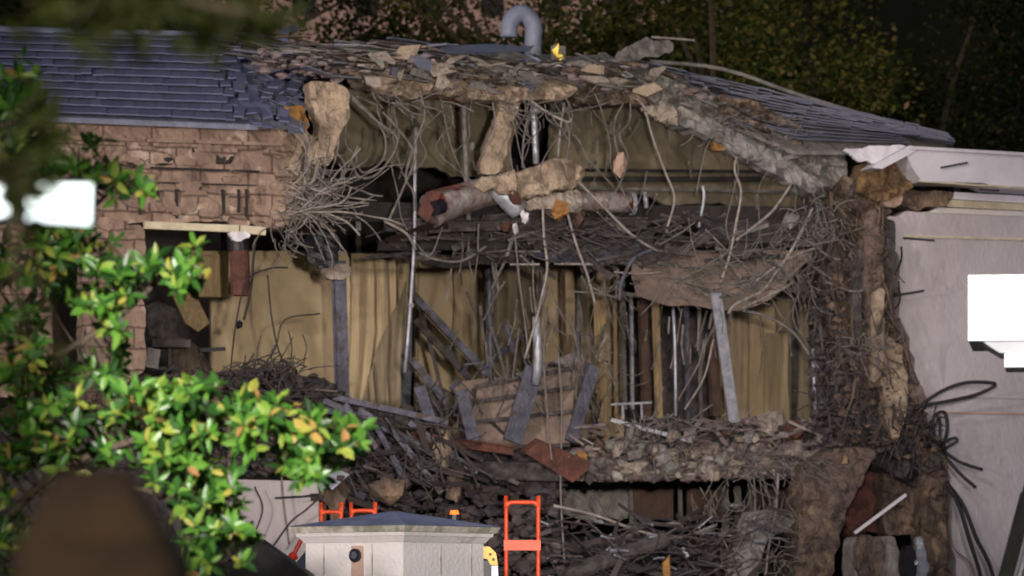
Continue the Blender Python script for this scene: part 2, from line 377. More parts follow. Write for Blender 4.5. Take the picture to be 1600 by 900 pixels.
# lower pale facade on the left
part('wall_base', MB().crumble([(-60, 640), (308, 640), (312, 1135), (-60, 1135)], .05, .4, 14, .08), 'dark_ragged')
lw = MB().prism(PP((314, 748, 0), (498, 752, 0), (499, 1135, 0), (314, 1135, 0)), NB * .4)
part('lower_wall', lw, 'white_wall', 'smooth pale wall of the ground storey below the tree branch')
part('lower_wall_edge', MB().beam(P(503, 748, .05), P(503, 1125, .05), .05, .3), 'rust')
# left slate roof
def slates(name, bl, br, tl, tr, rows, cols, m, chaos, mask=None, label=None, lap=1.35):
    mb = MB(); nrm = (br - bl).cross(tl - bl).normalized()
    if nrm.z < 0: nrm = -nrm
    for j in range(rows):
        for i in range(-1, cols + 1):
            s0 = (i + (.5 if j % 2 else 0)) / cols; s1 = s0 + .985 / cols; t0 = j / rows; t1 = t0 + lap / rows
            s0 = max(0, s0); s1 = min(1, s1)
            if s1 - s0 < .2 / cols: continue
            def Bp(s, t): return (bl.lerp(br, s)).lerp(tl.lerp(tr, s), t)
            c = chaos((s0 + s1) / 2, t0)
            if c is None or (mask and not mask((s0 + s1) / 2, t0)): continue
            off = nrm * (.012 + U(0, .02))
            q = [Bp(s0, t0) + nrm * .085 + off * .4, Bp(s1, t0) + nrm * .085 + off * U(.3, .6), Bp(s1, t1) + off, Bp(s0, t1) + off]
            ct = sum(q, Vector()) / 4
            if c > 0:
                rot = Matrix.Rotation(U(-1, 1) * c * .6, 3, Vector((U(-1, 1), U(-1, 1), U(-1, 1) + .01)).normalized())
                sh = Vector((U(-1, 1) * .3, U(-.3, .3), U(-.45, .2))) * c * .6
                q = [rot @ (p - ct) + ct + sh + nrm * .1 * c for p in q]
            mb.prism(q, -nrm * .022)
    return part(name, mb, m, label)
bl, br, tl, tr = P(-60, 177, -.45), P(452, 198, -.45), P(-60, 50, 3.2), P(470, 62, 3.2)
part('roof_deck', MB().prism([bl.lerp(tl, .05) - UP * .06, br.lerp(tr, .05) - UP * .06 - AL * .5, tr - UP * .06 - AL * .6, tl - UP * .06], -UP * .08), 'vent')
def ch(s, t):
    e = .80 - .10 * t
    if s < e: return .05 if rnd() < .1 else 0
    return min(1, (s - e) * 6)
slates('slate_roof', bl, br, tl, tr, 11, 30, 'slate', ch, label='intact blue grey slate roof slope at the left')
part('ridge_cap', MB().tube([P(-60, 47, 3.2), P(400, 60, 3.2)], .09, 8, 1), 'lead')
# back slope and rear wall, coloured near-black so the attic stays dark
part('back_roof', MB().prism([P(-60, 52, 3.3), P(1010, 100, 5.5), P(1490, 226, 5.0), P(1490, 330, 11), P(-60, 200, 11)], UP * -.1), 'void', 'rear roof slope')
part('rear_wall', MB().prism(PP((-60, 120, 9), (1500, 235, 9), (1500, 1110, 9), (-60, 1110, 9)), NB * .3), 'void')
# olive inner attic walls
part('attic_wall', MB().crumble([(528, 130), (815, 135), (800, 270), (780, 284), (690, 268), (600, 254), (525, 262)], 3.2, .1, 12, .04), 'olive', 'drab brown attic partition')
part('attic_wall', MB().crumble([(860, 150), (1010, 150), (1120, 205), (1290, 300), (1290, 345), (1120, 322), (905, 300), (860, 262)], 3.4, .1, 12, .04), 'olive')
part('attic_ceiling', MB().prism([P(500, 100, 1.5), P(1050, 120, 1.5), P(1290, 260, 1.5), P(1290, 250, 8.5), P(1010, 140, 8.5), P(500, 120, 8.5)], UP * .06), 'olive')
part('attic_rail', MB().beam(P(915, 266, 3.0), P(1190, 268, 3.0), .05, .05), 'wire_dark')
part('attic_rail', MB().beam(P(905, 280, 3.0), P(1190, 280, 3.0), .05, .09), 'void')
part('attic_rail', MB().beam(P(905, 294, 3.0), P(1250, 300, 3.0), .05, .05), 'board')
# ceiling slab between storeys
part('upper_slab', MB().prism([P(480, 345, .8), P(1300, 352, .8), P(1300, 398, 7.2), P(345, 392, 7.2), P(345, 350, 2.0)], UP * .3), 'void', 'dark slab over the open storey')
for i, x in enumerate((560, 640, 720, 800, 880, 960, 1040, 1120, 1200)):
    part('slab_joist', MB().beam(P(x, 352, .9), P(x, 398, 6.9), .08, .16), 'board')
part('cross_beam', MB().ibeam(P(600, 352, .6), P(1010, 350, .6), .18, .2), 'dark_ragged')
part('cross_beam', MB().ibeam(P(590, 384, .9), P(1270, 378, .9), .14, .16), 'void')
# upper storey inner walls
part('inner_wall', MB().crumble([(330, 392), (545, 398), (545, 620), (330, 600)], 4.0, .12, 12, .02, .1), 'tan_wall', 'tan inner wall behind the left window')
part('inner_wall', MB().crumble([(650, 398), (980, 400), (980, 720), (650, 700)], 7.0, .12, 12, .02, .1), 'tan_wall')
part('inner_wall', MB().crumble([(1118, 400), (1320, 400), (1320, 720), (1118, 720)], 6.4, .12, 12, .02, .1), 'tan_wall')
part('inner_wall', MB().crumble([(970, 400), (1125, 400), (1125, 720), (970, 720)], 7.4, .12, 12, .02, .1), 'dark_ragged', 'dark panel painted as the shade of the opening between the studs')  # dark colour stands in for the unlit opening
part('curtain', MB().loft([PP((548, 396, 3.9), (640, 398, 3.9)), PP((546, 520, 3.9), (600, 520, 3.9), (634, 520, 3.9)), PP((540, 640, 3.9), (620, 640, 3.9))], 60, 6, .03, (5, .035)), 'curtain', 'tan hanging sheet behind the steel post', smooth=True)
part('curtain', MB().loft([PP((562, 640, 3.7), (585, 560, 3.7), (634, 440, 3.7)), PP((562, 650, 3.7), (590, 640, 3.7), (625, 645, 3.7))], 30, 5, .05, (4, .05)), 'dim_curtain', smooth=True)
part('curtain', MB().loft([PP((1196, 520, 5.6), (1232, 520, 5.6)), PP((1194, 665, 5.6), (1232, 665, 5.6))], 8, 4, .03), 'curtain')
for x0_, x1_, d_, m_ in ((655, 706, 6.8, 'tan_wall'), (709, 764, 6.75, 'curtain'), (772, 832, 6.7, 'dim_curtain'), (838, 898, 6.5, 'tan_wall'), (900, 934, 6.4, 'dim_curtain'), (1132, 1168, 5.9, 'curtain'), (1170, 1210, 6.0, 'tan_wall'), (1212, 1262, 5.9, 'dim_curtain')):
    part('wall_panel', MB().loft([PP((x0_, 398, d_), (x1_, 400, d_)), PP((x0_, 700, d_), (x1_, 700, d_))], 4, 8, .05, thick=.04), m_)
# posts and studs
def post(name, x0, y0, x1, y1, d, w_, m, label=None, h_=None):
    return part(name, MB().ibeam(P(x0, y0, d), P(x1, y1, d), w_, h_ or w_, .02, NB), m, label)
post('steel_post', 529, 408, 535, 632, 1.2, .19, 'steel', 'blue grey steel post in front of the tan wall')
post('steel_post', 762, 410, 768, 600, 5.5, .1, 'board')
part('post_bracket', MB().crumble([(506, 414), (548, 412), (550, 430), (530, 438), (508, 434)], 1.0, .2, 5, .05), 'concrete')
post('stud', 936, 470, 944, 700, 3.0, .15, 'wood', 'pale tan wooden stud')
post('stud', 1024, 470, 1030, 665, 3.0, .1, 'wood')
post('stud', 986, 460, 988, 640, 3.5, .05, 'steel_light')
post('stud', 972, 460, 976, 640, 3.6, .07, 'board')
post('stud', 1003, 460, 1010, 650, 3.7, .13, 'redbrown')
post('stud', 1052, 480, 1056, 650, 3.2, .03, 'steel_light')
post('stud', 1072, 470, 1074, 660, 4.4, .07, 'steel')
post('stud', 1092, 470, 1095, 660, 4.5, .05, 'board')
post('stud', 1112, 520, 1118, 650, 4.6, .16, 'redbrown')
post('stud', 1268, 440, 1276, 680, 2.0, .12, 'dark_ragged')
post('stud', 846, 420, 838, 600, 3.0, .06, 'steel')
post('stud', 880, 420, 884, 610, 4.0, .05, 'redbrown')
post('stud', 1245, 430, 1240, 660, 5.4, .08, 'dark_ragged')
post('stud', 905, 430, 902, 600, 5.4, .06, 'board')
post('stud', 960, 420, 962, 650, 5.0, .05, 'wood')
post('stud', 637, 420, 632, 640, 4.2, .16, 'steel')
for i, (a, b, c, d_, w_) in enumerate([(640, 455, 762, 585, .12), (648, 500, 760, 620, .10), (642, 560, 718, 655, .12), (655, 470, 700, 650, .06), (700, 540, 735, 600, .06)]):
    part('diagonal_brace', MB().beam(P(a, b, 3.8 + i * .1), P(c, d_, 3.6 + i * .1), w_, w_), 'steel' if i % 2 == 0 else 'dark_ragged')
# floor of the upper storey, ground storey
part('floor_slab', MB().prism([P(500, 742, .25), P(870, 752, .25), P(1290, 744, .25), P(1290, 700, 8.8), P(500, 700, 8.8)], UP * .28), 'dark_ragged', 'broken floor slab under the rubble')
part('slab_edge', MB().crumble([(880, 737), (1010, 733), (1260, 722), (1285, 738), (1100, 748), (900, 750)], .1, .3, 6, .05), 'concrete_grey')
part('ground_storey_panel', MB().crumble([(872, 752), (985, 752), (985, 815), (905, 812), (872, 800)], 3.2, .1, 10, .03), 'concrete_grey', 'grey panel in the dark ground storey')
part('ground_storey_panel', MB().prism(PP((990, 762, 3), (1052, 758, 3), (1052, 812, 3), (990, 812, 3)), NB * .06), 'redbrown')
part('ground_storey_panel', MB().prism(PP((1074, 756, 3), (1130, 758, 3), (1128, 816, 3), (1074, 812, 3)), NB * .06), 'redbrown')
part('ground_storey_panel', MB().prism(PP((1180, 755, 3.2), (1250, 755, 3.2), (1250, 800, 3.2), (1180, 800, 3.2)), NB * .06), 'redbrown')
for x in (860, 985, 1062, 1132, 1152, 1172):
    post('ground_storey_stud', x, 752, x + 2, 830, 2.8, .06 if x % 4 else .09, 'board')
part('inner_partition', MB().prism([P(500, 745, 2.5), P(880, 752, 2.5), P(880, 1110, 2.5), P(500, 1110, 2.5)], NB * .1), 'dark_ragged')
# ragged roof edge over the opening, in overlapping broken pieces
def crumb(name, poly, d, th, cell, amp, m, label=None):
    return part(name, MB().crumble(poly, d, th, cell, amp), m, label)
crumb('broken_eave', [(480, 130), (520, 128), (545, 140), (548, 180), (536, 200), (530, 215), (515, 262), (497, 262), (500, 200), (488, 160)], .1, .35, 6, .08, 'plaster_tan', 'tan strip of plaster hanging below the left roof edge')
crumb('broken_eave', [(440, 165), (475, 165), (482, 200), (462, 210), (440, 195)], .0, .3, 6, .08, 'orange')
crumb('broken_eave', [(530, 100), (600, 92), (660, 96), (700, 110), (720, 132), (700, 150), (640, 152), (600, 140), (560, 128)], .3, .5, 7, .16, 'plaster_tan', 'tan broken roof edge over the opening')
crumb('broken_eave', [(690, 100), (760, 118), (815, 130), (860, 120), (900, 118), (905, 150), (850, 158), (800, 160), (745, 156), (700, 145)], .2, .5, 7, .16, 'plaster_tan')
crumb('broken_eave', [(765, 140), (817, 140), (810, 175), (795, 220), (785, 262), (775, 272), (750, 272), (755, 235), (772, 200), (782, 165)], .5, .2, 6, .05, 'plaster_tan', 'long tan strip hanging from the roof edge')
crumb('broken_eave', [(885, 105), (950, 100), (1010, 115), (1050, 150), (1040, 165), (985, 162), (905, 162)], .4, .6, 7, .18, 'brown_ragged')
crumb('broken_eave', [(980, 112), (1030, 118), (1090, 140), (1200, 175), (1280, 230), (1320, 240), (1320, 300), (1285, 310), (1240, 272), (1170, 235), (1100, 205), (1060, 190), (1025, 165)], .2, .6, 7, .18, 'concrete_grey', 'thick crumbling grey edge sloping down to the right')
crumb('broken_eave', [(1060, 165), (1130, 195), (1210, 235), (1290, 290), (1275, 305), (1190, 262), (1110, 215), (1050, 190)], -.15, .3, 6, .10, 'dusty')
crumb('broken_eave', [(1120, 148), (1180, 158), (1240, 190), (1300, 222), (1290, 240), (1200, 205), (1130, 175)], .0, .3, 6, .15, 'brown_ragged')
crumb('broken_eave', [(1000, 165), (1060, 168), (1065, 190), (1035, 192)], -.1, .2, 5, .06, 'concrete')
crumb('broken_eave', [(1110, 215), (1138, 215), (1135, 236), (1118, 238)], .0, .15, 5, .05, 'orange')
crumb('inner_eave', [(660, 138), (730, 140), (732, 152), (665, 150)], .9, .15, 5, .04, 'orange')
crumb('inner_eave', [(620, 140), (860, 148), (862, 160), (620, 152)], 1.0, .3, 6, .05, 'orange')
# roof deck slab behind the eave: closes the top
part('broken_roof_deck', MB().loft([PP((440, 105, .5), (700, 118, .5), (1000, 130, .5), (1130, 170, .5), (1310, 235, .5)), PP((440, 74, 2.4), (640, 78, 2.4), (860, 90, 2.4), (1000, 98, 2.4), (1310, 190, 2.4)), PP((440, 80, 5.4), (690, 88, 5.4), (870, 95, 5.4), (1010, 102, 5.4), (1310, 205, 5.4))], 40, 10, .18, thick=.08), 'board', 'buckled roof deck along the top')
# right slate roof, hip falling to the right
bl, br, tl, tr = P(1130, 178, .3), P(1490, 228, -.4), P(1015, 100, 2.5), P(1478, 214, .3)
def ch2(s, t): return .12 if rnd() < .2 else (.35 if s < .14 and rnd() < .6 else 0.02)
slates('slate_roof', bl, br, tl, tr, 9, 20, 'slate_grey', ch2, label='blue grey slate slope falling to the right')
bl2, br2, tl2, tr2 = P(1240, 224, -.35), P(1420, 230, -.45), P(1130, 178, .3), P(1400, 212, .1)
slates('slate_roof_lower', bl2, br2, tl2, tr2, 5, 12, 'slate_grey', ch2)
part('roof_deck', MB().prism([p - UP * .06 for p in (P(1240, 230, -.3), P(1480, 230, -.3), tr, tl, P(1130, 182, .3))], -UP * .06), 'board')
part('hip_cap', MB().tube([P(1015, 96, 2.5), P(1130, 108, 2.0), P(1260, 152, 1.4), P(1492, 222, .2)], .035, 8, 4), 'board', smooth=True)
# white right wing
part('white_wall', MB().crumble([(1382, 338), (1440, 331), (1700, 336), (1700, 1135), (1490, 1135), (1492, 900), (1484, 760), (1478, 700), (1440, 640), (1436, 600), (1418, 520), (1402, 490), (1404, 400), (1392, 362)], 0, .4, 8, .008, .25), 'white_wall', 'tall pale wall of the surviving right wing')
part('string_course', MB().beam(P(1412, 369, -.02), P(1700, 377, -.02), .06, .035), 'cream')
part('string_course', MB().beam(P(1500, 620, -.02), P(1700, 623, -.02), .05, .03), 'white_wall')
part('string_course', MB().beam(P(1480, 645, -.02), P(1700, 648, -.02), .05, .03), 'pink_stone')
part('frieze', MB().prism(PP((1492, 300, -.12), (1700, 312, -.12), (1700, 323, -.12), (1488, 311, -.12)), NB * .3), 'white_paint')
part('frieze', MB().prism(PP((1486, 312, -.07), (1700, 324, -.07), (1700, 334, -.07), (1478, 323, -.07)), NB * .25), 'cream')
part('frieze', MB().prism(PP((1466, 324, -.03), (1700, 335, -.03), (1700, 342, -.03), (1450, 332, -.03)), NB * .2), 'stone')
part('cornice', MB().prism(PP((1420, 229, -.75), (1700, 245, -.75), (1700, 303, -.75), (1560, 294, -.75), (1538, 286, -.75), (1440, 283, -.75), (1425, 262, -.75), (1417, 242, -.75)), NB * .72), 'white_paint', 'broad white cornice under the right roof')
part('cornice_lip', MB().beam(P(1421, 231, -.8), P(1700, 247, -.8), .09, .05), 'white_paint')
part('cornice_lip', MB().beam(P(1540, 290, -.78), P(1700, 300, -.78), .06, .03), 'cream')
part('torn_cornice', MB().prism(PP((1363, 262, -.8), (1370, 255, -.8), (1422, 227, -.8), (1436, 231, -.8), (1420, 242, -.8), (1378, 264, -.8)), NB * .5), 'white_paint', 'bent diagonal end of the white cornice')
part('torn_cornice', MB().crumble([(1312, 231), (1420, 227), (1372, 257), (1340, 250)], -.6, .06, 5, .02), 'white_paint')
part('cornice_core', MB().crumble([(1345, 255), (1420, 242), (1436, 284), (1420, 300), (1375, 318), (1340, 300)], -.3, .4, 6, .14), 'ochre', 'ochre timber core inside the torn cornice')
part('cornice_core', MB().crumble([(1408, 300), (1490, 298), (1484, 322), (1425, 326), (1400, 318)], -.1, .3, 6, .08), 'brown_ragged')
part('cornice_core', MB().crumble([(1375, 300), (1412, 302), (1405, 325), (1380, 322)], -.15, .2, 6, .04), 'pink_stone')
part('soffit', MB().prism([P(1436, 284, -.74), P(1700, 303, -.74), P(1700, 305, -.05), P(1436, 290, -.05)], UP * .03), 'cream')
# ragged masonry where the wing was torn
crumb('torn_pier', [(1318, 270), (1350, 290), (1388, 320), (1392, 400), (1394, 500), (1414, 530), (1422, 590), (1418, 700), (1330, 720), (1322, 560), (1310, 420), (1300, 320)], -.05, .6, 8, .22, 'brown_ragged', 'ragged brown masonry edge beside the white wall')
crumb('torn_pier', [(1340, 360), (1378, 350), (1384, 470), (1375, 600), (1345, 610), (1352, 480)], -.35, .3, 7, .10, 'brown_ragged')
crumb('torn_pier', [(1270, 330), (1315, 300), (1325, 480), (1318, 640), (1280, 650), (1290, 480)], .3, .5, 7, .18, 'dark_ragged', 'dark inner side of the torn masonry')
crumb('torn_pier', [(1352, 330), (1372, 326), (1378, 420), (1370, 500), (1356, 505), (1350, 420)], -.42, .15, 5, .05, 'lump_tan')
crumb('torn_pier', [(1362, 455), (1382, 450), (1384, 520), (1378, 590), (1364, 600)], -.48, .15, 5, .05, 'plaster_tan')
crumb('torn_pier', [(1332, 380), (1346, 376), (1348, 560), (1336, 570)], -.36, .12, 5, .04, 'dark_ragged')  # dark strip painted as the shade of a vertical crevice
crumb('torn_pier', [(1384, 340), (1400, 346), (1398, 430), (1394, 500), (1384, 500)], -.3, .2, 5, .06, 'dark_ragged')  # second dark strip, crevice shade put into the colour
crumb('torn_pier', [(1376, 520), (1412, 540), (1420, 640), (1400, 700), (1380, 640)], -.3, .25, 6, .10, 'plaster_tan')
crumb('torn_pier', [(1390, 600), (1442, 600), (1450, 625), (1425, 650), (1392, 640)], -.2, .2, 6, .08, 'hammock')
crumb('torn_pier', [(1300, 560), (1400, 600), (1445, 650), (1478, 700), (1476, 790), (1360, 720), (1310, 720)], -.15, .5, 8, .22, 'dark_ragged')
crumb('torn_pier', [(1442, 690), (1480, 700), (1478, 820), (1490, 960), (1492, 1130), (1445, 1130), (1440, 850)], -.2, .4, 8, .12, 'brown_ragged')
crumb('torn_pier', [(1380, 700), (1446, 705), (1446, 832), (1380, 835)], .2, .4, 8, .10, 'brown_ragged')
crumb('torn_pier', [(1330, 720), (1390, 712), (1392, 832), (1320, 838)], .6, .3, 8, .10, 'rust', 'dark red inner face of the torn pier')
crumb('torn_pier', [(1268, 722), (1300, 704), (1372, 700), (1352, 745), (1322, 800), (1300, 900), (1296, 1130), (1240, 1130), (1244, 880), (1252, 780)], -.6, .6, 8, .10, 'lump_tan', 'leaning tan lump at the foot of the torn pier')

# ------------------------------------------------------------------ vent, sheet and lamps on the roof
v = MB().tube(PP((832, 104, 1), (833, 60, 1), (834, 42, 1), (826, 27, 1), (814, 21, 1), (802, 27, 1), (796, 40, 1), (795, 58, 1)), .14, 14, 5)
o = tag(v.obj('vent_pipe', 'vent', smooth=True), 'grey gooseneck vent pipe curving over above the broken roof', 'vent pipe')
MB().tube(PP((833, 92, 1), (833, 98, 1)), .17, 14, 1).obj('collar', 'lead', o)
tag(MB().loft([PP((682, 71, .2), (835, 70, .2)), PP((702, 84, -.9), (826, 80, -.9))], 14, 3, .04, thick=.03).obj('metal_sheet', 'vent'), 'flat blue grey metal sheet lying on the roof left of the vent pipe', 'metal sheet')
yl = empty('work_lamp', P(873, 95, .6), 'glowing yellow work lamp in the debris right of the vent pipe', 'lamp')
MB().chunk(P(869, 79, .6), .085, (.7, 1, 1.3), .6).obj('bulb', 'lamp_yellow', yl)
MB().chunk(P(876, 88, .5), .055).obj('bulb', 'lamp_yellow', yl)
MB().beam(P(872, 72, .75), P(872, 94, .75), .24, .05).obj('bracket', 'board', yl)
tag(MB().loft([PP((868, 98, .2), (885, 101, .2), (908, 95, .2)), PP((868, 103, .2), (885, 105, .2), (908, 98, .2))], 10, 2, .01, thick=.02).obj('plastic_strip', 'white_paint'), 'thin curved pinkish strip just below the yellow lamp', 'strip')
tag(MB().crumble([(965, 82), (1000, 62), (1020, 58), (1018, 64), (1050, 66), (1050, 82), (1000, 92), (962, 92)], 1.2, .06, 6, .06).obj('bent_sheet', 'board'), 'bent dark sheet standing up right of the yellow lamp', 'sheet')
tag(MB().tube(PP((1018, 58, 1), (1050, 60, 1), (1085, 63, 1)), .018, 6, 2).obj('metal_rod', 'wire_light'), 'thin pale rod pointing right from the bent sheet on the roof', 'rod')

# ------------------------------------------------------------------ loose boards along the roof edge
def repeat_boards(n, fn, name, label, cat, group, mats):
    for i in range(n):
        a, b, w_, h_ = fn(i)
        mb = MB(); 
        mid = a.lerp(b, .5) + Vector((0, 0, U(-.06, .03)))
        mb.beam(a, mid, w_, h_); mb.beam(mid, b, w_ * .9, h_)
        tag(mb.obj(name, random.choice(mats)), label, cat, group)
def edge(t):   # roof edge polyline
    pl = [(400, 85), (480, 92), (560, 98), (650, 92), (720, 105), (800, 118), (880, 108), (960, 108), (1050, 130), (1150, 165), (1260, 215)]
    x = t * (len(pl) - 1); i = min(int(x), len(pl) - 2); f = x - i
    return pl[i][0] * (1 - f) + pl[i + 1][0] * f, pl[i][1] * (1 - f) + pl[i + 1][1] * f
def fb(i):
    x, y = edge(U(0, .45)); y += U(-30, 20); L = U(18, 75); s = U(-.05, .38)
    return P(x - L, y - L * s * .6, U(-.4, 1.2)), P(x + L, y + L * s * .8, U(-.4, 1.2)), U(.04, .2), U(.012, .03)
repeat_boards(120, fb, 'roof_board', 'splintered grey board lying along the broken roof edge left of the vent pipe', 'board', 'loose boards along the left roof edge', ['board', 'board', 'slate2', 'brown_ragged', 'dark_ragged', 'dark_ragged', 'steel'])
def fb2(i):
    x, y = edge(.42 + .58 * rnd() ** 1.7); y += U(-20, 22) + max(0, x - 1020) * .11; L = U(10, 40); s = U(-.2, .6)
    return P(x - L, y - L * s, U(-.5, 1.0)), P(x + L, y + L * s, U(-.5, 1.0)), U(.04, .14), U(.015, .04)
repeat_boards(80, fb2, 'roof_board', 'splintered board or batten on the broken roof edge right of the vent pipe', 'board', 'loose boards along the right roof edge', ['board', 'board', 'brown_ragged', 'concrete_grey', 'dark_ragged'])
for i in range(150):
    y = U(66, 196); x = U(382, 470) + (190 - y) * .18 * U(-.6, 1)
    c = P(x, y + (x - 380) * .08, (197 - y) / 130 * 3.5 - .45 + U(-.1, .12)); dr = U(.0, .55) * (x - 370) / 120
    a = (AL + Vector((0, U(-.25, .25), -dr + U(-.12, .12)))).normalized(); b = (Vector((U(-.4, .4), .86, .5)) + Vector((0, 0, U(-.3, .25))))
    b = (b - a * b.dot(a)).normalized(); h_ = U(.07, .14); e_ = U(.07, .17)
    q = [c - a * e_ - b * h_, c + a * e_ * U(.8, 1) - b * h_ * U(.7, 1), c + a * e_ * U(.6, 1) + b * h_, c - a * e_ * U(.7, 1) + b * h_]
    tag(MB().prism(q, a.cross(b).normalized() * .018).obj('loose_slate', random.choice(['slate2', 'slate', 'slate_grey', 'slate_grey'])), 'loose slate slipping out of the torn end of the left roof', 'slate', 'loose slates at the torn end of the left roof')
for i in range(40):
    x, y = edge(U(.12, .84)); y += U(-14, 34) + max(0, x - 1020) * .08
    c = P(x, y, U(-.45, .2)); a = (AL + Vector((0, U(-.4, .4), U(-.6, .6)))).normalized(); b = Vector((U(-.4, .4), U(-.3, .9), 1)); b = (b - a * b.dot(a)).normalized()
    L_ = U(.08, .30); H_ = U(.05, .14); q = []
    for th in sorted(U(0, 6.28) for _ in range(random.randint(5, 7))): q.append(c + a * math.cos(th) * L_ + b * math.sin(th) * H_)
    tag(MB().prism(q, a.cross(b).normalized() * U(.03, .09)).obj('plaster_slab', random.choice(['plaster_tan', 'concrete', 'concrete', 'slate2', 'board', 'concrete_grey'])), 'angular flat broken slab wedged in the torn roof edge', 'slab', 'angular slabs along the torn roof edge')
rb = MB()
for i in range(560):
    x, y = edge(rnd() ** 1.25); y += max(0, x - 1020) * .10; rb.chunk(P(x, y + random.gauss(6, 11), U(-.3, .9)), U(.02, .075), (U(.6, 2.4), 1, U(.3, .9)))
tag(rb.obj('roof_rubble', 'rubble'), 'crumbs of mortar and slate along the broken roof edge', 'rubble', kind='stuff')

# ------------------------------------------------------------------ rubble on floors
def pile(name, poly, d0, d1, n, s0, s1, m, label, hump=0, cat='rubble'):
    xs = [p[0] for p in poly]; ys = [p[1] for p in poly]; mb = MB(); k = 0
    while k < n:
        x = U(min(xs), max(xs)); y = U(min(ys), max(ys))
        if not inside((x, y), poly): continue
        k += 1
        f = (y - min(ys)) / (max(ys) - min(ys)); d = d1 + (d0 - d1) * f + U(-.2, .2)
        mb.chunk(P(x, y, d), s0 + (s1 - s0) * rnd() ** 2.5, (U(.7, 1.5), 1, U(.5, 1)))
    return tag(mb.obj(name, m), label, cat, kind='stuff')
def backing(name, poly, d, m, label, cat='rubble'):
    return tag(MB().crumble(poly, d, .7, 9, .2).obj(name, m), label, cat, kind='stuff')
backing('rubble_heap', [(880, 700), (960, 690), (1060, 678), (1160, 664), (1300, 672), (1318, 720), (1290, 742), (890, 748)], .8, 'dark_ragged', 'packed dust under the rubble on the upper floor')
pile('floor_rubble', [(870, 715), (960, 690), (1050, 676), (1140, 664), (1190, 652), (1290, 668), (1318, 720), (1290, 742), (1000, 748), (880, 750)], .0, 1.6, 3200, .02, .13, 'rubble', 'heap of broken concrete and brick on the upper floor')
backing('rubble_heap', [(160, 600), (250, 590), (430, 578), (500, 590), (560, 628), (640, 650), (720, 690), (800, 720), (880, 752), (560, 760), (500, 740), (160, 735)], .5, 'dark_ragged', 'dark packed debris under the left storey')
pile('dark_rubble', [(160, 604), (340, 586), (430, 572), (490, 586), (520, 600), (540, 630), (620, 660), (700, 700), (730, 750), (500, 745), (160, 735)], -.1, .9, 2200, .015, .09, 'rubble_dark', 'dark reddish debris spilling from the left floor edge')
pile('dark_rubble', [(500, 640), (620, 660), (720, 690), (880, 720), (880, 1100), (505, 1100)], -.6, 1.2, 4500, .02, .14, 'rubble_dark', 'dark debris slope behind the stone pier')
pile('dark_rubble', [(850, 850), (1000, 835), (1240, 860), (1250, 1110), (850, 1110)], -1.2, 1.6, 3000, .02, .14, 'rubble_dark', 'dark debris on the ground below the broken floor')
pile('masonry_crumbs', [(1290, 300), (1390, 330), (1400, 480), (1430, 600), (1478, 700), (1400, 720), (1320, 720), (1290, 480)], -.4, .3, 450, .02, .09, 'brown_ragged', 'crumbs clinging to the torn brown masonry')
pile('masonry_crumbs', [(1250, 290), (1320, 290), (1330, 500), (1320, 700), (1270, 700)], -.3, .7, 350, .03, .11, 'rubble_dark', 'dark crumbs on the left side of the torn masonry')
pile('pale_rubble', [(880, 715), (960, 692), (1050, 680), (1140, 668), (1290, 672), (1318, 720), (1290, 738), (1000, 744)], -.15, 1.4, 150, .07, .17, 'concrete', 'paler chunks in the upper floor rubble')
def lump(px, py, d, r, m, label, name='concrete_chunk', cat='concrete chunk', sq=(1, 1, 1), n=3, spread=.6, group=None):
    mb = MB()
    for i in range(n):
        mb.chunk(P(px, py, d) + Vector((U(-1, 1) * sq[0], U(-.4, .4), U(-1, 1) * sq[2])) * r * spread * (1 if i else 0), r * (1 if i == 0 else U(.5, .8)), sq)
    return tag(mb.obj(name, m), label, cat, group)
lump(1198, 668, .8, .22, 'concrete', 'pale rounded block on top of the floor rubble')
lump(1215, 658, 1.2, .17, 'concrete', 'second pale block on the floor rubble crest, behind the rounded one')
lump(1240, 675, .7, .18, 'rust', 'dark red brick lump on the floor rubble near the torn pier')
for i in range(22):
    lump(U(930, 1290), U(675, 735), -.1, U(.07, .15), random.choice(['concrete', 'concrete_grey', 'dusty', 'redbrown']), 'palm sized broken lump on the rubble heap of the upper floor', group='lumps on the upper floor heap', n=1)
lump(690, 715, -.3, .18, 'plaster_tan', 'tan oblong lump in the dark debris left of the red beam', sq=(.8, 1, 1.6))
lump(708, 765, -.5, .17, 'brown_ragged', 'brown lump in the dark debris right above the pier cap', sq=(.8, 1, 1.2))
lump(605, 765, -.6, .24, 'brown_ragged', 'brown boulder directly above the pier cap', sq=(1.2, 1, .9))
lump(524, 775, -.3, .25, 'brown_ragged', 'flat brown slab piece standing beside the pale lower wall', sq=(.7, 1, 1.4))
for x, y in ((1010, 822), (1055, 818), (1150, 790), (1095, 830)):
    lump(x, y, .8, .1, 'dusty', 'pale flat scrap on the ground storey debris', sq=(1.8, 1, .4), n=1, name='flat_scrap', cat='scrap', group='pale flat scraps')
# big hanging concrete and ducts
du = empty('air_duct', P(700, 330, .3), 'torn silver and red air duct with a dark round mouth', 'duct')
MB().tube(PP((672, 330, -.1), (700, 318, 0), (760, 300, .3), (800, 296, .4)), .27, 18, 4, .22).obj('casing', 'duct', du, True)
MB().tube(PP((678, 326, -.40), (690, 322, -.30)), .12, 14, 1).obj('mouth', 'black', du)  # black plug stands in for the shade inside the open end
MB().loft([PP((650, 335, -.35), (665, 300, -.3), (720, 288, -.25)), PP((665, 350, -.4), (690, 300, -.35), (735, 292, -.3))], 14, 4, .06, thick=.015).obj('torn_wrap', 'rust', du)
MB().loft([PP((600, 372, -.1), (660, 352, -.2), (700, 350, -.1)), PP((610, 380, .2), (660, 362, .2), (700, 356, .2))], 14, 3, .05).obj('torn_skirt', 'redbrown', du)
d2 = empty('air_duct', P(790, 340, .0), 'crushed grey duct section with a rusty patch below the concrete block', 'duct')
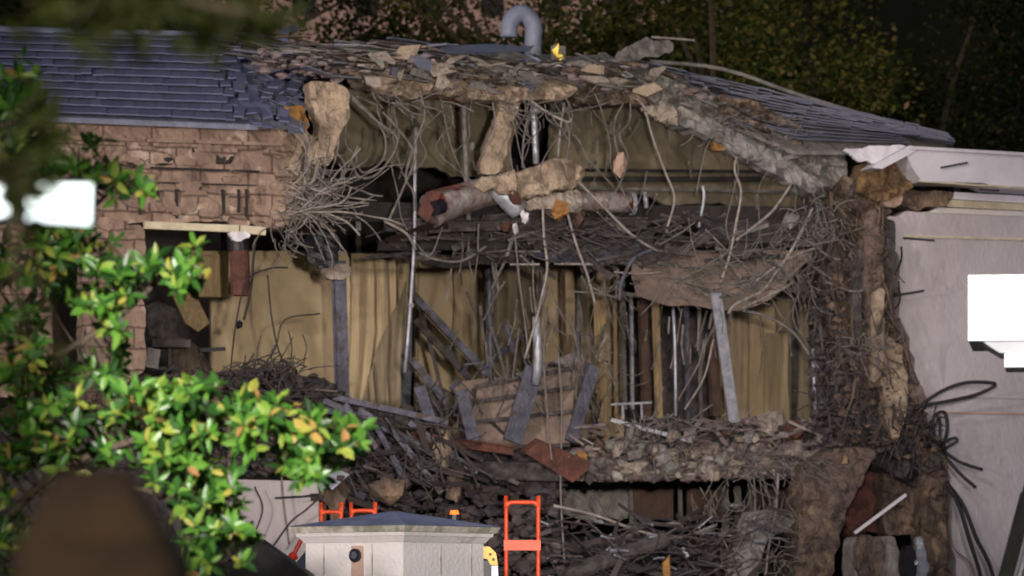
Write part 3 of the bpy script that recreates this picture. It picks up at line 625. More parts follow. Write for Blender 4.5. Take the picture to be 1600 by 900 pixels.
MB().tube(PP((775, 283, 0), (790, 305, -.1), (812, 330, -.1)), .2, 14, 3, .17).obj('casing', 'galv', d2, True)
MB().crumble([(796, 296), (812, 300), (818, 318), (805, 322), (798, 312)], -.36, .06, 4, .03).obj('rust_patch', 'rust', d2)
d3 = empty('air_duct', P(945, 330, .5), 'lavender grey duct lying to the right of the concrete block', 'duct')
MB().tube(PP((880, 312, .3), (930, 314, .3), (988, 318, .4)), .17, 16, 2).obj('casing', 'duct', d3, True)
MB().tube(PP((984, 318, .4), (990, 318, .4)), .19, 16, 1).obj('end_ring', 'galv', d3)
cb = MB().crumble([(745, 282), (800, 268), (835, 262), (855, 250), (890, 247), (912, 262), (908, 290), (860, 300), (820, 312), (780, 300)], -.3, .45, 7, .12)
for x, y, r in ((865, 275, .22), (885, 268, .2), (835, 290, .2), (800, 285, .16), (760, 290, .14)): cb.chunk(P(x, y, -.2), r)
tag(cb.obj('concrete_block', 'plaster_tan'), 'large tan concrete block hanging across the middle of the opening', 'concrete block')
cb = MB().crumble([(818, 314), (865, 302), (905, 296), (908, 330), (880, 332), (850, 326), (822, 330)], -.2, .4, 6, .08)
tag(cb.obj('concrete_block', 'concrete'), 'smaller concrete block wedged under the large hanging one', 'concrete block')
lump(873, 326, -.3, .14, 'orange', 'bright orange lump under the hanging concrete block', 'foam_lump', 'foam lump')
lump(903, 342, -.1, .15, 'redbrown', 'rusty brown lump right of the orange one', 'rusty_lump', 'rusty lump', sq=(.8, 1, 1.3))
lump(820, 340, -.3, .09, 'white_paint', 'small white fragment between duct and orange lump', 'white_fragment', 'fragment', sq=(.7, 1, 1.3))
lump(806, 358, -.3, .08, 'white_paint', 'lowest small white fragment under the crushed duct', 'white_fragment', 'fragment', sq=(.7, 1, 1.1))
lump(790, 352, -.1, .1, 'rust', 'small red scrap left of the white fragments', 'red_scrap', 'scrap')
lump(968, 258, -.2, .17, 'pink_stone', 'pointed pinkish chunk hanging alone on a wire', sq=(.75, .8, 1.3), n=2)
lump(737, 228, .6, .06, 'concrete', 'tiny pale chunk hanging beside the dark hanging rod', sq=(.7, 1, 1.4), n=1)
lump(1045, 180, -.1, .17, 'concrete', 'pale block at the top of the grey sloping edge')
lump(1042, 360, .3, .05, 'steel_light', 'small bright knob at the end of a hanging wire', 'metal_ball', 'knob', n=1)
lump(1238, 345, -.1, .13, 'dusty', 'grey blue lump tangled in wire by the torn masonry', n=2)

# ------------------------------------------------------------------ leaning sheets, beams and boards inside
def item(name, mb, m, label, cat, smooth=False): return tag(mb.obj(name, m, None, smooth), label, cat)
item('ceiling_sheet', MB().loft([PP((985, 392, .4), (1080, 395, .6), (1180, 390, .5), (1265, 392, .2)), PP((990, 430, .1), (1100, 445, .3), (1200, 440, .2), (1262, 410, .0)), PP((1000, 462, -.1), (1060, 478, .1), (1120, 480, .1), (1160, 482, .0), (1215, 458, .0))], 30, 10, .1), 'hammock', 'sagging brown ceiling sheet hanging like a hammock', 'ceiling sheet')
item('ceiling_sheet', MB().loft([PP((830, 395, .3), (930, 378, .3), (1020, 362, .5)), PP((870, 412, .1), (930, 418, .2), (985, 400, .2), (1015, 385, .3))], 18, 5, .05), 'steel', 'torn grey sheet left of the brown hammock', 'ceiling sheet')
item('ceiling_sheet', MB().loft([PP((1090, 352, .6), (1180, 345, .6), (1270, 340, .4)), PP((1100, 375, .2), (1190, 380, .3), (1268, 372, .2))], 18, 5, .06), 'dark_ragged', 'dark ceiling sheet above the brown hammock', 'ceiling sheet')
item('ceiling_sheet', MB().loft([PP((655, 405, .6), (720, 398, .6), (790, 372, .6)), PP((660, 414, .4), (730, 418, .5), (785, 416, .6))], 18, 5, .06), 'void', 'black flap of ceiling under the red duct', 'ceiling sheet')
item('dark_flap', MB().crumble([(474, 372), (505, 360), (528, 372), (530, 412), (508, 422), (480, 408)], .5, .06, 6, .04), 'black', 'black flap below the wire bundle at the left', 'flap')
item('ceiling_bar', MB().beam(P(797, 413, -.1), P(843, 413, -.1), .03, .03), 'wire_light', 'thin bright horizontal bar, left one of two', 'bar')
item('ceiling_bar', MB().beam(P(866, 412, -.1), P(932, 413, -.1), .03, .03), 'wire_light', 'thin bright horizontal bar, right one of two', 'bar')
item('steel_plate', MB().beam(P(1118, 455, -.1), P(1147, 660, .2), .17, .05, NB), 'steel_light', 'slanting blue grey steel strip hanging from the ceiling sheet', 'steel strip')
item('steel_plate', MB().beam(P(835, 575, .6), P(800, 690, .5), .3, .06, NB), 'steel', 'wide dark blue plate leaning in the middle of the room', 'steel plate')
item('steel_plate', MB().beam(P(928, 572, .5), P(892, 690, .3), .2, .06, NB), 'steel', 'narrow blue plate leaning left of the tan stud', 'steel plate')
item('steel_plate', MB().beam(P(720, 610, .9), P(740, 690, .7), .2, .05, NB), 'steel', 'small dark blue plate leaning beside the long red beam', 'steel plate')
item('steel_plate', MB().beam(P(655, 605, .9), P(680, 680, .7), .18, .05, NB), 'steel', 'dark plate leaning at the foot of the hanging rod', 'steel plate')
item('wall_board', MB().loft([PP((705, 600, 2.2), (820, 585, 2.2), (925, 560, 2.0)), PP((740, 690, 1.4), (820, 690, 1.4), (900, 680, 1.2))], 14, 8, .04), 'hammock', 'tilted reddish board behind the leaning blue plates', 'board')
item('wall_board', MB().loft([PP((800, 585, 3.0), (910, 545, 3.0)), PP((805, 620, 2.6), (915, 600, 2.6))], 10, 4, .04), 'dusty', 'dusty grey board above the tilted reddish board', 'board')
fr = empty('leaning_frame', P(815, 700, .6), 'wide brown framed panel leaning across the middle of the room', 'panel')
MB().loft([PP((745, 605, 1.5), (900, 575, 1.4)), PP((728, 700, .7), (890, 695, .6))], 10, 6, .03, thick=.03).obj('sheet', 'hammock', fr)
for a_, b_ in (((745, 603), (902, 573)), ((740, 628), (899, 604)), ((735, 660), (896, 642)), ((728, 700), (890, 695))):
    t_ = (a_[1] - 603) / 97; MB().beam(P(*a_, 1.42 - .8 * t_), P(*b_, 1.32 - .8 * t_), .06, .06).obj('rail', 'dark_ragged', fr)
item('red_beam', MB().ibeam(P(640, 682, .0), P(802, 704, -.1), .16, .15), 'rust', 'long dark red beam sloping over the debris', 'beam')
item('red_slab', MB().prism(PP((820, 708, -.6), (845, 688, -.6), (922, 722, -.6), (918, 735, -.6), (895, 754, -.6)), NB * .25 + UP * .05), 'rust', 'red brown slab tipped over the floor edge', 'slab')
lump(908, 716, -.35, .12, 'orange', 'orange brick lump at the end of the tipped red slab', 'brick_lump', 'brick lump')
item('wall_sheet', MB().loft([PP((505, 745, -.6), (530, 735, -.6), (548, 742, -.7)), PP((498, 765, -.7), (512, 762, -.7), (520, 765, -.7))], 10, 3, .03), 'galv', 'crumpled pale sheet at the top corner of the lower wall', 'metal sheet')
for i, (a, b) in enumerate([((505, 625, .2), (645, 690, -.2)), ((520, 620, .3), (700, 660, .1)), ((560, 640, .1), (720, 735, -.4)), ((580, 650, .0), (640, 760, -.5)), ((500, 640, -.1), (600, 660, .1)), ((600, 655, -.2), (690, 770, -.6)), ((540, 632, .0), (590, 700, -.4)), ((640, 660, 0), (745, 740, -.4))]):
    item('fallen_bar', MB().beam(P(*a), P(*b), .06, .09), 'steel', 'dark steel bar fallen across the debris below the steel post', 'steel bar')['group'] = 'fallen bars below the steel post'
item('fallen_ladder', MB().beam(P(955, 632, .1), P(1018, 629, .1), .03, .03).beam(P(972, 632, .1), P(974, 655, .1), .03, .03).beam(P(1002, 631, .1), P(1003, 656, .1), .03, .03).beam(P(955, 656, .05), P(1075, 688, -.1), .04, .06), 'steel_light', 'small pale metal frame lying on the rubble right of the tan stud', 'metal frame')
item('pale_batten', MB().beam(P(1335, 833, -.8), P(1415, 773, -.9), .05, .05), 'white_paint', 'pale straight batten leaning diagonally against the torn pier', 'batten')
item('red_pipe', MB().tube(PP((374, 384, -.1), (376, 462, -.1)), .15, 14, 1).tube(PP((372, 380, -.1), (374, 384, -.1)), .16, 14, 1), 'rust', 'short thick dark red pipe hanging under the window lintel', 'pipe')
item('pipe_sleeve', MB().tube(PP((371, 364, -.1), (373, 392, -.1)), .17, 14, 1), 'black', 'black sleeve round the top of the red pipe', 'sleeve')
item('lintel_scrap', MB().crumble([(356, 362), (392, 363), (388, 374), (366, 376)], -.35, .1, 5, .03), 'white_paint', 'white torn scrap on the lintel above the red pipe', 'scrap')
item('hook_rod', MB().tube(PP((400, 372, -.2), (396, 400, -.2), (392, 450, -.2), (381, 500, -.2)), .022, 6, 3).chunk(P(373, 506, -.2), .07), 'wire_dark', 'thin dark rod with a box end hanging right of the red pipe', 'rod')
# things inside the window
wc = empty('swivel_chair', P(262, 578, 1.4), 'dark upholstered chair standing in the open left window', 'chair')
MB().loft([PP((230, 480, 1.6), (250, 470, 1.5), (280, 482, 1.6)), PP((228, 525, 1.5), (252, 530, 1.3), (278, 528, 1.5))], 12, 6, .05, thick=.12).obj('backrest', 'dark_ragged', wc, True)
MB().box(P(262, 538, 1.2), AL * .3, NB * .28, UP * .06).obj('seat', 'dark_ragged', wc)
MB().beam(P(240, 545, 1.0), P(236, 575, 1.0), .1, .2).obj('arm', 'dusty', wc)
MB().beam(P(265, 545, 1.2), P(265, 575, 1.2), .06, .06).obj('post', 'black', wc)
MB().beam(P(235, 576, 1.2), P(292, 576, 1.2), .06, .05).obj('foot', 'black', wc)
item('fallen_board', MB().prism(PP((268, 458, 2.0), (300, 450, 2.0), (328, 505, 1.6), (310, 518, 1.6), (290, 505, 1.7)), NB * .08), 'wood', 'tan panel fallen diagonally behind the dark chair', 'panel')
item('cupboard', MB().box(P(322, 430, 2.2), AL * .3, NB * .25, UP * .36).beam(P(304, 398, 1.9), P(344, 400, 1.9), .04, .03), 'wood', 'tan cupboard behind the leaves in the window', 'cupboard')
item('dark_jacket', MB().loft([PP((270, 520, 1.5), (300, 530, 1.3), (320, 548, 1.5)), PP((262, 585, 1.2), (300, 580, 1.0), (345, 588, 1.3))], 14, 8, .12, thick=.15), 'brown_ragged', 'dark brown cloth heap right of the chair', 'cloth heap', True)
item('dark_bracket', MB().beam(P(312, 547, 1.0), P(352, 545, 1.0), .04, .06), 'black', 'short black bracket right of the chair', 'bracket')
# covered machine and debris on the ground storey
cm = MB().loft([PP((1165, 800, -.2), (1200, 795, -.4), (1242, 797, -.2)), PP((1150, 830, -.5), (1195, 812, -.8), (1240, 815, -.5)), PP((1142, 870, -.7), (1175, 860, -.9), (1200, 850, -.9)), PP((1135, 940, -.8), (1150, 940, -1), (1175, 940, -1))], 20, 14, .12, thick=.05)
item('dust_sheet', cm, 'dusty', 'crumpled pale dust sheet draped over junk left of the tan lump', 'dust sheet')
item('roll_of_felt', MB().tube(PP((880, 905, -1.5), (960, 870, -1.3), (1040, 842, -1.2)), .14, 12, 2), 'dark_ragged', 'dark blue grey roll lying on the ground debris', 'roll')
item('door_leaf', MB().prism(PP((1036, 880, -1.4), (1046, 868, -1.4), (1048, 930, -1.4), (1038, 940, -1.4)), NB * .05), 'orange', 'narrow orange brown board standing in the ground debris', 'board')
# things at the foot of the torn pier
tk = empty('wheeled_machine', P(1385, 960, -1.6), 'white machine with a round black wheel at the foot of the torn pier', 'machine')
MB().crumble([(1335, 838), (1400, 838), (1405, 870), (1420, 900), (1420, 1110), (1330, 1110)], -1.3, .5, 7, .05).obj('housing', 'dusty', tk)
MB().tube(PP((1352, 855, -1.36), (1352, 856, -1.32)), .0, 4, 1)
MB().crumble([(1342, 836), (1378, 840), (1384, 872), (1372, 905), (1350, 925), (1338, 880)], -1.42, .12, 5, .06).obj('tan_cover', 'lump_tan', tk)
MB().prism([P(1422 + math.cos(a) * 11, 882 + math.sin(a) * 30, -1.6) for a in [k * .3927 for k in range(16)]], NB * .18).obj('wheel', 'black', tk)
MB().crumble([(1432, 840), (1442, 838), (1450, 880), (1448, 960), (1436, 960)], -1.5, .1, 5, .02).obj('side_panel', 'galv', tk)
MB().chunk(P(1432, 880, -1.7), .04).obj('hub', 'steel_light', tk)

# ------------------------------------------------------------------ hanging rods, pipes, cables
def wire(pts, r, m, label, name='hanging_cable', cat='cable', group=None, sm=6, n=6):
    return tag(MB().tube(PP(*pts), r, n, sm).obj(name, m, None, True), label, cat, group)
wire([(650, 200, .3), (648, 300, .2), (648, 365, .1), (642, 470, 0), (633, 582, 0)], .028, 'steel_light', 'long bright rod hanging down the middle left of the open storey', 'hanging_rod', 'rod', sm=2).data.materials[0] = M['steel_light']
lump(642, 477, 0, .05, 'steel_light', 'bright coupling on the long hanging rod', 'coupling', 'coupling', n=1)
wire([(725, 165, .5), (728, 250, .5), (732, 345, .3)], .045, 'wire', 'dark straight rod hanging in the attic left of the tan strip', 'hanging_rod', 'rod', sm=2)
wire([(834, 165, .4), (836, 210, .4), (838, 256, .4)], .05, 'galv', 'bright steel pipe hanging above the large concrete block', 'hanging_pipe', 'pipe', sm=2, n=10)
wire([(836, 170, .2), (836, 178, .2)], .08, 'steel_light', 'shiny collar at the top of the bright hanging pipe', 'pipe_collar', 'collar', sm=1, n=10)
wire([(765, 420, 1.8), (766, 500, 1.8), (768, 600, 1.8)], .04, 'steel', 'thin grey green rod standing in front of the tan wall', 'hanging_rod', 'rod', sm=2)
wire([(838, 495, -.1), (841, 560, -.1), (838, 600, 0)], .07, 'steel_light', 'short pale pipe hanging at mid height below the bright bars', 'hanging_pipe', 'pipe', sm=2, n=10)
wire([(1052, 485, .3), (1055, 545, .3), (1056, 650, .3)], .025, 'steel_light', 'thin pale rod hanging between the studs right of the tan stud', 'hanging_rod', 'rod', sm=2)
wire([(1270, 545, .1), (1274, 640, .1)], .03, 'steel_light', 'short pale rod near the dark inner side of the torn masonry', 'hanging_rod', 'rod', sm=1)
C = [  # points, radius, material, label
 ([(545, 145, .1), (585, 185, 0), (602, 215, 0), (598, 250, -.1), (570, 270, -.1), (556, 255, 0)], .018, 'wire', 'cable looping down beside the left plaster strip'),
 ([(548, 152, .1), (590, 190, -.2), (620, 215, -.2), (612, 245, -.2), (585, 275, -.3), (560, 275, -.3), (548, 245, 0)], .02, 'wire', 'longer cable loop just outside the one beside the left strip'),
 ([(598, 175, 0), (612, 190, 0), (640, 225, 0), (648, 250, 0), (632, 290, -.1), (605, 350, -.2)], .02, 'wire', 'cable running down left from the eave towards the wire bundle'),
 ([(655, 140, .1), (664, 180, .1), (650, 220, .1), (634, 275, .0), (646, 300, .0), (648, 330, 0)], .02, 'wire', 'cable hanging from the orange edge and bending back'),
 ([(770, 160, .2), (774, 195, .2), (762, 225, .2), (755, 240, .2)], .014, 'wire_light', 'short thin cable beside the long tan strip'),
 ([(985, 150, .1), (1005, 165, 0), (1020, 215, -.1), (1040, 270, -.1), (1054, 310, -.1), (1042, 358, 0)], .02, 'wire_light', 'cable falling from the eave to the small bright knob'),
 ([(975, 160, .1), (962, 185, .1), (960, 210, .1), (966, 240, 0)], .016, 'wire', 'wire that carries the pointed pinkish chunk'),
 ([(820, 150, 0), (850, 172, -.2), (885, 190, -.3), (893, 186, -.3)], .022, 'wire_light', 'stiff wire sloping right over the bright hanging pipe'),
 ([(882, 160, 0), (876, 200, 0), (872, 245, 0)], .018, 'wire_light', 'short straight wire above the large concrete block'),
 ([(825, 180, 0), (818, 220, 0), (816, 262, 0)], .016, 'wire', 'short wire just left of the bright hanging pipe'),
 ([(886, 190, 0), (890, 215, 0), (886, 250, 0)], .014, 'wire', 'thin wire just right of the short straight wire'),
 ([(1180, 230, 0), (1155, 240, 0), (1148, 265, 0), (1158, 300, 0), (1150, 350, 0), (1140, 400, -.1), (1125, 445, -.1)], .022, 'wire_light', 'cable dropping from the grey edge to the slanting steel strip'),
 ([(1215, 255, -.1), (1240, 275, -.1), (1215, 320, -.2), (1190, 345, -.2), (1150, 375, -.2)], .024, 'wire_light', 'pale cable curving left from the lower grey edge'),
 ([(1270, 325, -.2), (1240, 385, -.2), (1210, 430, -.2), (1190, 455, -.3), (1150, 475, -.3), (1138, 490, -.2)], .026, 'wire_light', 'pale cable sweeping along the right end of the hammock sheet'),
 ([(1280, 385, -.2), (1240, 400, -.2), (1215, 415, -.2), (1180, 440, -.3)], .02, 'wire_light', 'short pale cable crossing above the sweeping one'),
 ([(1240, 440, -.2), (1225, 450, -.3), (1185, 470, -.3), (1160, 482, -.3)], .022, 'wire_light', 'pale cable along the lower edge of the hammock sheet'),
 ([(1160, 485, 0), (1200, 495, 0), (1240, 520, 0), (1265, 555, 0), (1290, 590, .1)], .024, 'wire', 'cable arching down right in front of the ochre curtains'),
 ([(905, 285, -.2), (940, 320, -.2), (985, 365, -.2), (1020, 388, -.2), (1034, 392, -.2)], .024, 'wire_light', 'cable stretched down right from the concrete block'),
 ([(848, 320, -.3), (850, 370, -.3), (855, 420, -.3), (845, 470, -.3), (838, 500, -.3), (820, 560, -.2)], .022, 'wire_light', 'cable hanging under the concrete block past the bright bars'),
 ([(886, 330, -.3), (900, 380, -.3), (918, 430, -.3), (930, 475, -.3)], .022, 'wire_light', 'cable hanging from the rusty lump down to the tan stud'),
 ([(805, 370, -.3), (812, 440, -.3), (820, 500, -.2), (826, 560, -.2)], .016, 'wire', 'thin cable left of the one under the concrete block'),
 ([(1098, 290, .2), (1100, 310, .2), (1092, 355, .2)], .028, 'steel_light', 'short bright rod hanging above the dark ceiling sheet'),
 ([(1008, 300, .3), (1010, 325, .3)], .04, 'steel_light', 'stub of rod right of the lavender duct'),
 ([(1020, 390, -.1), (990, 405, -.2), (972, 440, -.2), (968, 470, -.2)], .035, 'steel', 'bent grey strip dropping from the end of the stretched cable'),
 ([(360, 580, -.3), (368, 510, -.3), (385, 440, -.3), (420, 420, -.3), (450, 418, -.3)], .014, 'wire_dark', 'thin dark wire arching over the tan wall by the window'),
 ([(418, 430, -.2), (425, 500, -.2), (440, 560, -.2), (465, 580, -.2)], .014, 'wire_dark', 'dark wire hanging in front of the tan wall left of the steel post'),
 ([(405, 580, -.2), (430, 545, -.2), (445, 500, -.2), (500, 490, -.2)], .012, 'wire_dark', 'dark wire rising from the rubble towards the steel post'),
 ([(380, 870, -.2), (410, 800, -.2), (398, 760, -.2)], .012, 'wire_dark', 'dark cord on the lower pale wall under the leaves'),
 ([(428, 852, -.25), (455, 815, -.25), (480, 795, -.25), (498, 775, -.25), (470, 776, -.25), (430, 778, -.25)], .016, 'wire_dark', 'dark cord curving across the lower pale wall'),
 ([(440, 745, -.2), (444, 790, -.2), (452, 850, -.2)], .014, 'wire', 'grey cord running down the middle of the lower pale wall'),
 ([(1480, 755, -.3), (1505, 790, -.35), (1525, 840, -.4), (1545, 880, -.4), (1560, 930, -.4)], .035, 'wire_dark', 'thick black cable running down the white wall, right one of the pair'),
 ([(1478, 752, -.35), (1498, 790, -.4), (1515, 845, -.45), (1532, 900, -.45), (1535, 940, -.4)], .035, 'wire_dark', 'thick black cable running down the white wall, left one of the pair'),
 ([(1486, 770, -.2), (1488, 850, -.2), (1515, 880, -.2), (1530, 930, -.2)], .014, 'wire', 'thin cord on the white wall left of the thick black cables'),
 ([(1430, 640, -.6), (1470, 612, -.7), (1510, 598, -.8), (1555, 600, -.9), (1530, 615, -.8), (1490, 625, -.7), (1440, 634, -.6)], .03, 'wire_dark', 'long black rod loop pointing right across the white wall'),
 ([(1452, 700, -.4), (1455, 665, -.5), (1462, 648, -.5), (1476, 645, -.5), (1480, 670, -.5), (1472, 705, -.4)], .03, 'wire_dark', 'tall narrow black rod loop at the edge of the white wall'),
 ([(1448, 700, -.5), (1460, 668, -.6), (1468, 655, -.6), (1468, 700, -.5)], .022, 'wire_dark', 'smaller rod loop inside the tall narrow one'),
 ([(1475, 690, -.5), (1492, 684, -.6), (1494, 690, -.6), (1478, 700, -.5)], .025, 'wire_dark', 'small rod loop right of the tall narrow loops'),
 ([(1475, 705, -.3), (1500, 722, -.4), (1535, 734, -.5)], .028, 'wire_dark', 'black rod end pointing right below the small loop'),
 ([(1478, 715, -.3), (1500, 740, -.4), (1525, 762, -.5)], .028, 'wire_dark', 'black rod end sloping down right, lowest of the rods on the white wall'),
 ([(1398, 430, -.2), (1408, 405, -.3), (1408, 385, -.3)], .018, 'wire_dark', 'thin hooked wire standing off the masonry high on the white wall'),
 ([(1394, 462, -.2), (1420, 458, -.35), (1444, 454, -.4)], .018, 'wire_dark', 'thin wire end pointing right at mid height of the white wall'),
 ([(1396, 485, -.2), (1406, 470, -.2), (1404, 440, -.2)], .014, 'wire_dark', 'thin bent wire just below the one pointing right'),
 ([(1290, 440, -.3), (1330, 455, -.4), (1360, 452, -.4)], .018, 'wire', 'wire lying across the torn brown masonry'),
 ([(865, 790, -.8), (930, 805, -.8), (1000, 830, -.8), (1060, 840, -.8), (1120, 820, -.8)], .025, 'wire_light', 'pale cable sagging across the ground storey'),
 ([(1216, 740, -.6), (1212, 800, -.7), (1202, 850, -.8), (1196, 900, -.9)], .022, 'wire_light', 'cable hanging down in front of the dust sheet'),
 ([(1178, 745, -.3), (1180, 790, -.3), (1176, 850, -.3)], .016, 'wire', 'wire hanging from the floor slab left of the dust sheet'),
 ([(872, 545, .0), (878, 640, -.3), (876, 760, -.6), (882, 880, -.8)], .016, 'wire', 'long wire falling past the red slab to the ground'),
 ([(855, 480, .0), (850, 560, -.2), (855, 640, -.4), (862, 720, -.7)], .014, 'wire', 'long wire falling on to the tipped red slab'),
 ([(1070, 640, -.2), (1100, 590, 0), (1115, 530, 0)], .016, 'wire_light', 'pale wire slanting up to the steel strip, left one'),
 ([(1060, 625, -.2), (1080, 590, 0), (1095, 560, 0), (1100, 530, 0)], .014, 'wire', 'grey wire slanting up beside the pale one at the steel strip'),
 ([(655, 395, .1), (680, 405, .1), (720, 408, .1), (760, 385, .1)], .02, 'wire', 'cable sagging under the black ceiling flap'),
 ([(600, 345, -.2), (635, 365, -.2), (650, 390, -.1)], .022, 'wire_light', 'short cable end right of the wire bundle'),
 ([(960, 425, -.2), (1000, 428, -.2), (1035, 425, -.2)], .014, 'wire_light', 'thin cable across the left end of the hammock sheet'),
]
for pts, r, m, lab in C: wire(pts, r, m, lab)
for i in range(16):
    x = U(540, 1230); y = 150 + max(0, x - 1000) * .38 + U(-8, 20); pts = [(x, y, U(-.4, .3))]; lean = U(-14, 14); n_ = random.randint(3, 6)
    for k in range(n_):
        x += lean + random.gauss(0, 12); y += U(22, 52); lean += random.gauss(0, 9); pts.append((x, y, pts[-1][2] + U(-.15, .15)))
    if i % 3 == 0: pts.append((x + lean * 1.5, y - U(10, 40), pts[-1][2])); pts.append((x + lean * 2.2, y - U(50, 90), pts[-1][2]))
    wire(pts, U(.007, .013), 'wire', 'thin loose wire drooping from the broken roof edge into the opening', group='thin wires drooping from the roof edge')
# wire bundles nobody could count
def tangle(name, cx, cy, rx, ry, n, r0, r1, m, label, d=-.3, dirx=0, diry=0, L=60, sway=.8, cat='wire tangle', k=5):
    mb = MB()
    r0 *= .62; r1 *= .55; n = int(n * 1.1)
    for i in range(n):
        a = U(0, 6.28); q = rnd() ** .5; x = cx + math.cos(a) * rx * q; y = cy + math.sin(a) * ry * q
        th = math.atan2(diry, dirx) + random.gauss(0, sway) if (dirx or diry) else U(0, 6.28)
        pts = []; dd = d + U(-.5, .4); l = L * U(.3, 1.1) / k; cv = random.gauss(0, .22)
        for j in range(k):
            pts.append(P(x, y, dd)); x += math.cos(th) * l; y += math.sin(th) * l; th += cv + random.gauss(0, .16); dd += U(-.12, .10)
        mb.tube(pts, U(r0, r1), 5, 3)
    return tag(mb.obj(name, m, None, True), label, cat, kind='stuff')
tangle('wire_bundle', 462, 312, 34, 34, 44, .010, .028, 'wire_light', 'bundle of torn wires and rods spraying right from the broken masonry edge', -.4, 1, -.05, 170, .38, k=7)
tangle('wire_bundle', 470, 300, 45, 52, 64, .008, .03, 'wire', 'grey mat of torn wires behind the pale bundle', -.1, .8, .25, 110, .9, k=7)
tangle('wire_bundle', 455, 350, 40, 35, 32, .012, .024, 'wire', 'brown rods curling under the wire bundle', -.2, .2, 1, 50, 1)
tangle('wire_tangle', 1285, 350, 30, 45, 60, .012, .024, 'wire', 'grey wire tangle at the top of the torn masonry', -.4)
tangle('wire_tangle', 1250, 400, 45, 70, 26, .009, .016, 'wire', 'loose wires hanging between hammock sheet and torn masonry', -.1, -.2, 1, 110, .6)
tangle('wire_tangle', 1355, 540, 38, 22, 40, .012, .024, 'wire', 'grey wire tangle half way up the torn masonry', -.5)
tangle('wire_tangle', 1320, 600, 40, 90, 60, .012, .022, 'dark_ragged', 'dark wires hanging down the left side of the torn masonry', -.2, 0, 1, 90, .7)
tangle('wire_tangle', 1425, 690, 40, 45, 55, .012, .026, 'dark_ragged', 'dark rods bristling at the lower edge of the white wall', -.5)
tangle('wire_tangle', 1365, 440, 30, 120, 22, .012, .022, 'brown_ragged', 'brown roots of wire clinging to the torn masonry', -.35, 0, 1, 60, .9)
tangle('wire_tangle', 850, 165, 90, 30, 30, .010, .020, 'wire', 'tangle of wires under the roof edge by the bright pipe', -.1, 1, .3, 80, .9)
tangle('wire_tangle', 620, 150, 80, 18, 16, .012, .022, 'wire', 'wires trailing under the roof edge left of the tan strip', -.1, 1, .5, 90, .5)
tangle('wire_tangle', 1200, 725, 90, 22, 70, .010, .020, 'wire', 'wires along the broken floor edge by the torn pier', -.4, 1, .3, 70, .8)
tangle('wire_tangle', 1150, 780, 80, 40, 36, .010, .020, 'wire', 'wires hanging below the broken floor', -.3, 0, 1, 80, .4)
tangle('wire_tangle', 1000, 860, 150, 45, 60, .012, .03, 'dark_ragged', 'twisted metal strewn over the ground storey debris', -1.0, 1, .2, 90, .8)
tangle('wire_tangle', 1180, 850, 70, 50, 70, .012, .022, 'wire', 'wires over the dust sheet', -1.0)
tangle('wire_tangle', 640, 700, 90, 50, 45, .012, .03, 'dark_ragged', 'twisted dark bars in the debris slope under the steel post', -.4, 1, .7, 100, .6)
tangle('wire_tangle', 430, 575, 60, 14, 50, .012, .022, 'dark_ragged', 'dark twigs and wire on the left floor edge', -.2)
tangle('wire_tangle', 900, 375, 110, 20, 60, .014, .03, 'dark_ragged', 'dark wires and laths over the cross beams', .1, 1, .1, 110, .35)
tangle('wire_tangle', 1130, 425, 110, 40, 60, .009, .018, 'wire', 'wires lying on the hammock sheet', -.2, 1, .1, 100, .7)
tangle('wire_tangle', 880, 560, 120, 100, 50, .009, .016, 'wire', 'thin wires hanging through the open storey', 1.0, .1, 1, 120, .5)
tangle('wire_tangle', 700, 620, 60, 45, 25, .02, .05, 'dark_ragged', 'bent studs and laths heaped under the diagonal braces', 1.5, .35, 1, 90, .5)
tangle('wire_tangle', 1030, 670, 70, 22, 50, .012, .026, 'wire', 'rods sticking out of the upper floor rubble', -.1, 1, .3, 60, .8)
tangle('wire_tangle', 1160, 195, 100, 22, 22, .01, .02, 'wire', 'wires over the grey sloping roof edge', -.4, 1, .5, 70, .6)

def laths(name, poly, n, ang, spread, l0, l1, w0, w1, d0, d1, m, label):
    xs = [p[0] for p in poly]; ys = [p[1] for p in poly]; mb = MB(); k = 0
    while k < n:
        x = U(min(xs), max(xs)); y = U(min(ys), max(ys))
        if not inside((x, y), poly): continue
        k += 1; th = ang + random.gauss(0, spread); l = U(l0, l1) / 2; d = U(d0, d1); dd = U(-.3, .3); b_ = U(-.25, .25)
        w_ = w0 + (w1 - w0) * rnd() ** 2
        p0 = (x - math.cos(th) * l, y - math.sin(th) * l); p2 = (x + math.cos(th + b_) * l, y + math.sin(th + b_) * l)
        a = P(*p0, d - dd); c = P(x, y, d); e = P(*p2, d + dd); up = Vector((U(-1, 1), U(-1, 1), U(-1, 1)))
        mb.beam(a, c, w_, U(.012, .03), up)
        if rnd() < .7: mb.beam(c, e, w_ * U(.5, 1), U(.012, .025), up)
    return tag(mb.obj(name, m), label, 'debris', kind='stuff')
laths('broken_laths', [(600, 345), (760, 330), (1000, 340), (1270, 330), (1275, 410), (1000, 405), (780, 415), (610, 400)], 130, .0, .28, 20, 120, .02, .16, -.1, 1.2, 'dark_ragged', 'broken ceiling laths across the opening')
laths('broken_laths', [(780, 360), (1270, 350), (1270, 470), (960, 470), (800, 420)], 110, .1, .6, 20, 90, .015, .10, -.2, 1.0, 'board', 'grey strips torn from the ceiling')
laths('torn_strips', [(700, 380), (1280, 380), (1280, 560), (700, 560)], 90, 1.57, .22, 20, 110, .012, .06, .0, 1.6, 'wire', 'torn strips hanging in the open storey')
laths('torn_strips', [(560, 160), (1250, 200), (1250, 330), (900, 330), (560, 260)], 34, 1.57, .25, 15, 70, .012, .05, .2, 1.2, 'wire', 'torn strips hanging in the attic')
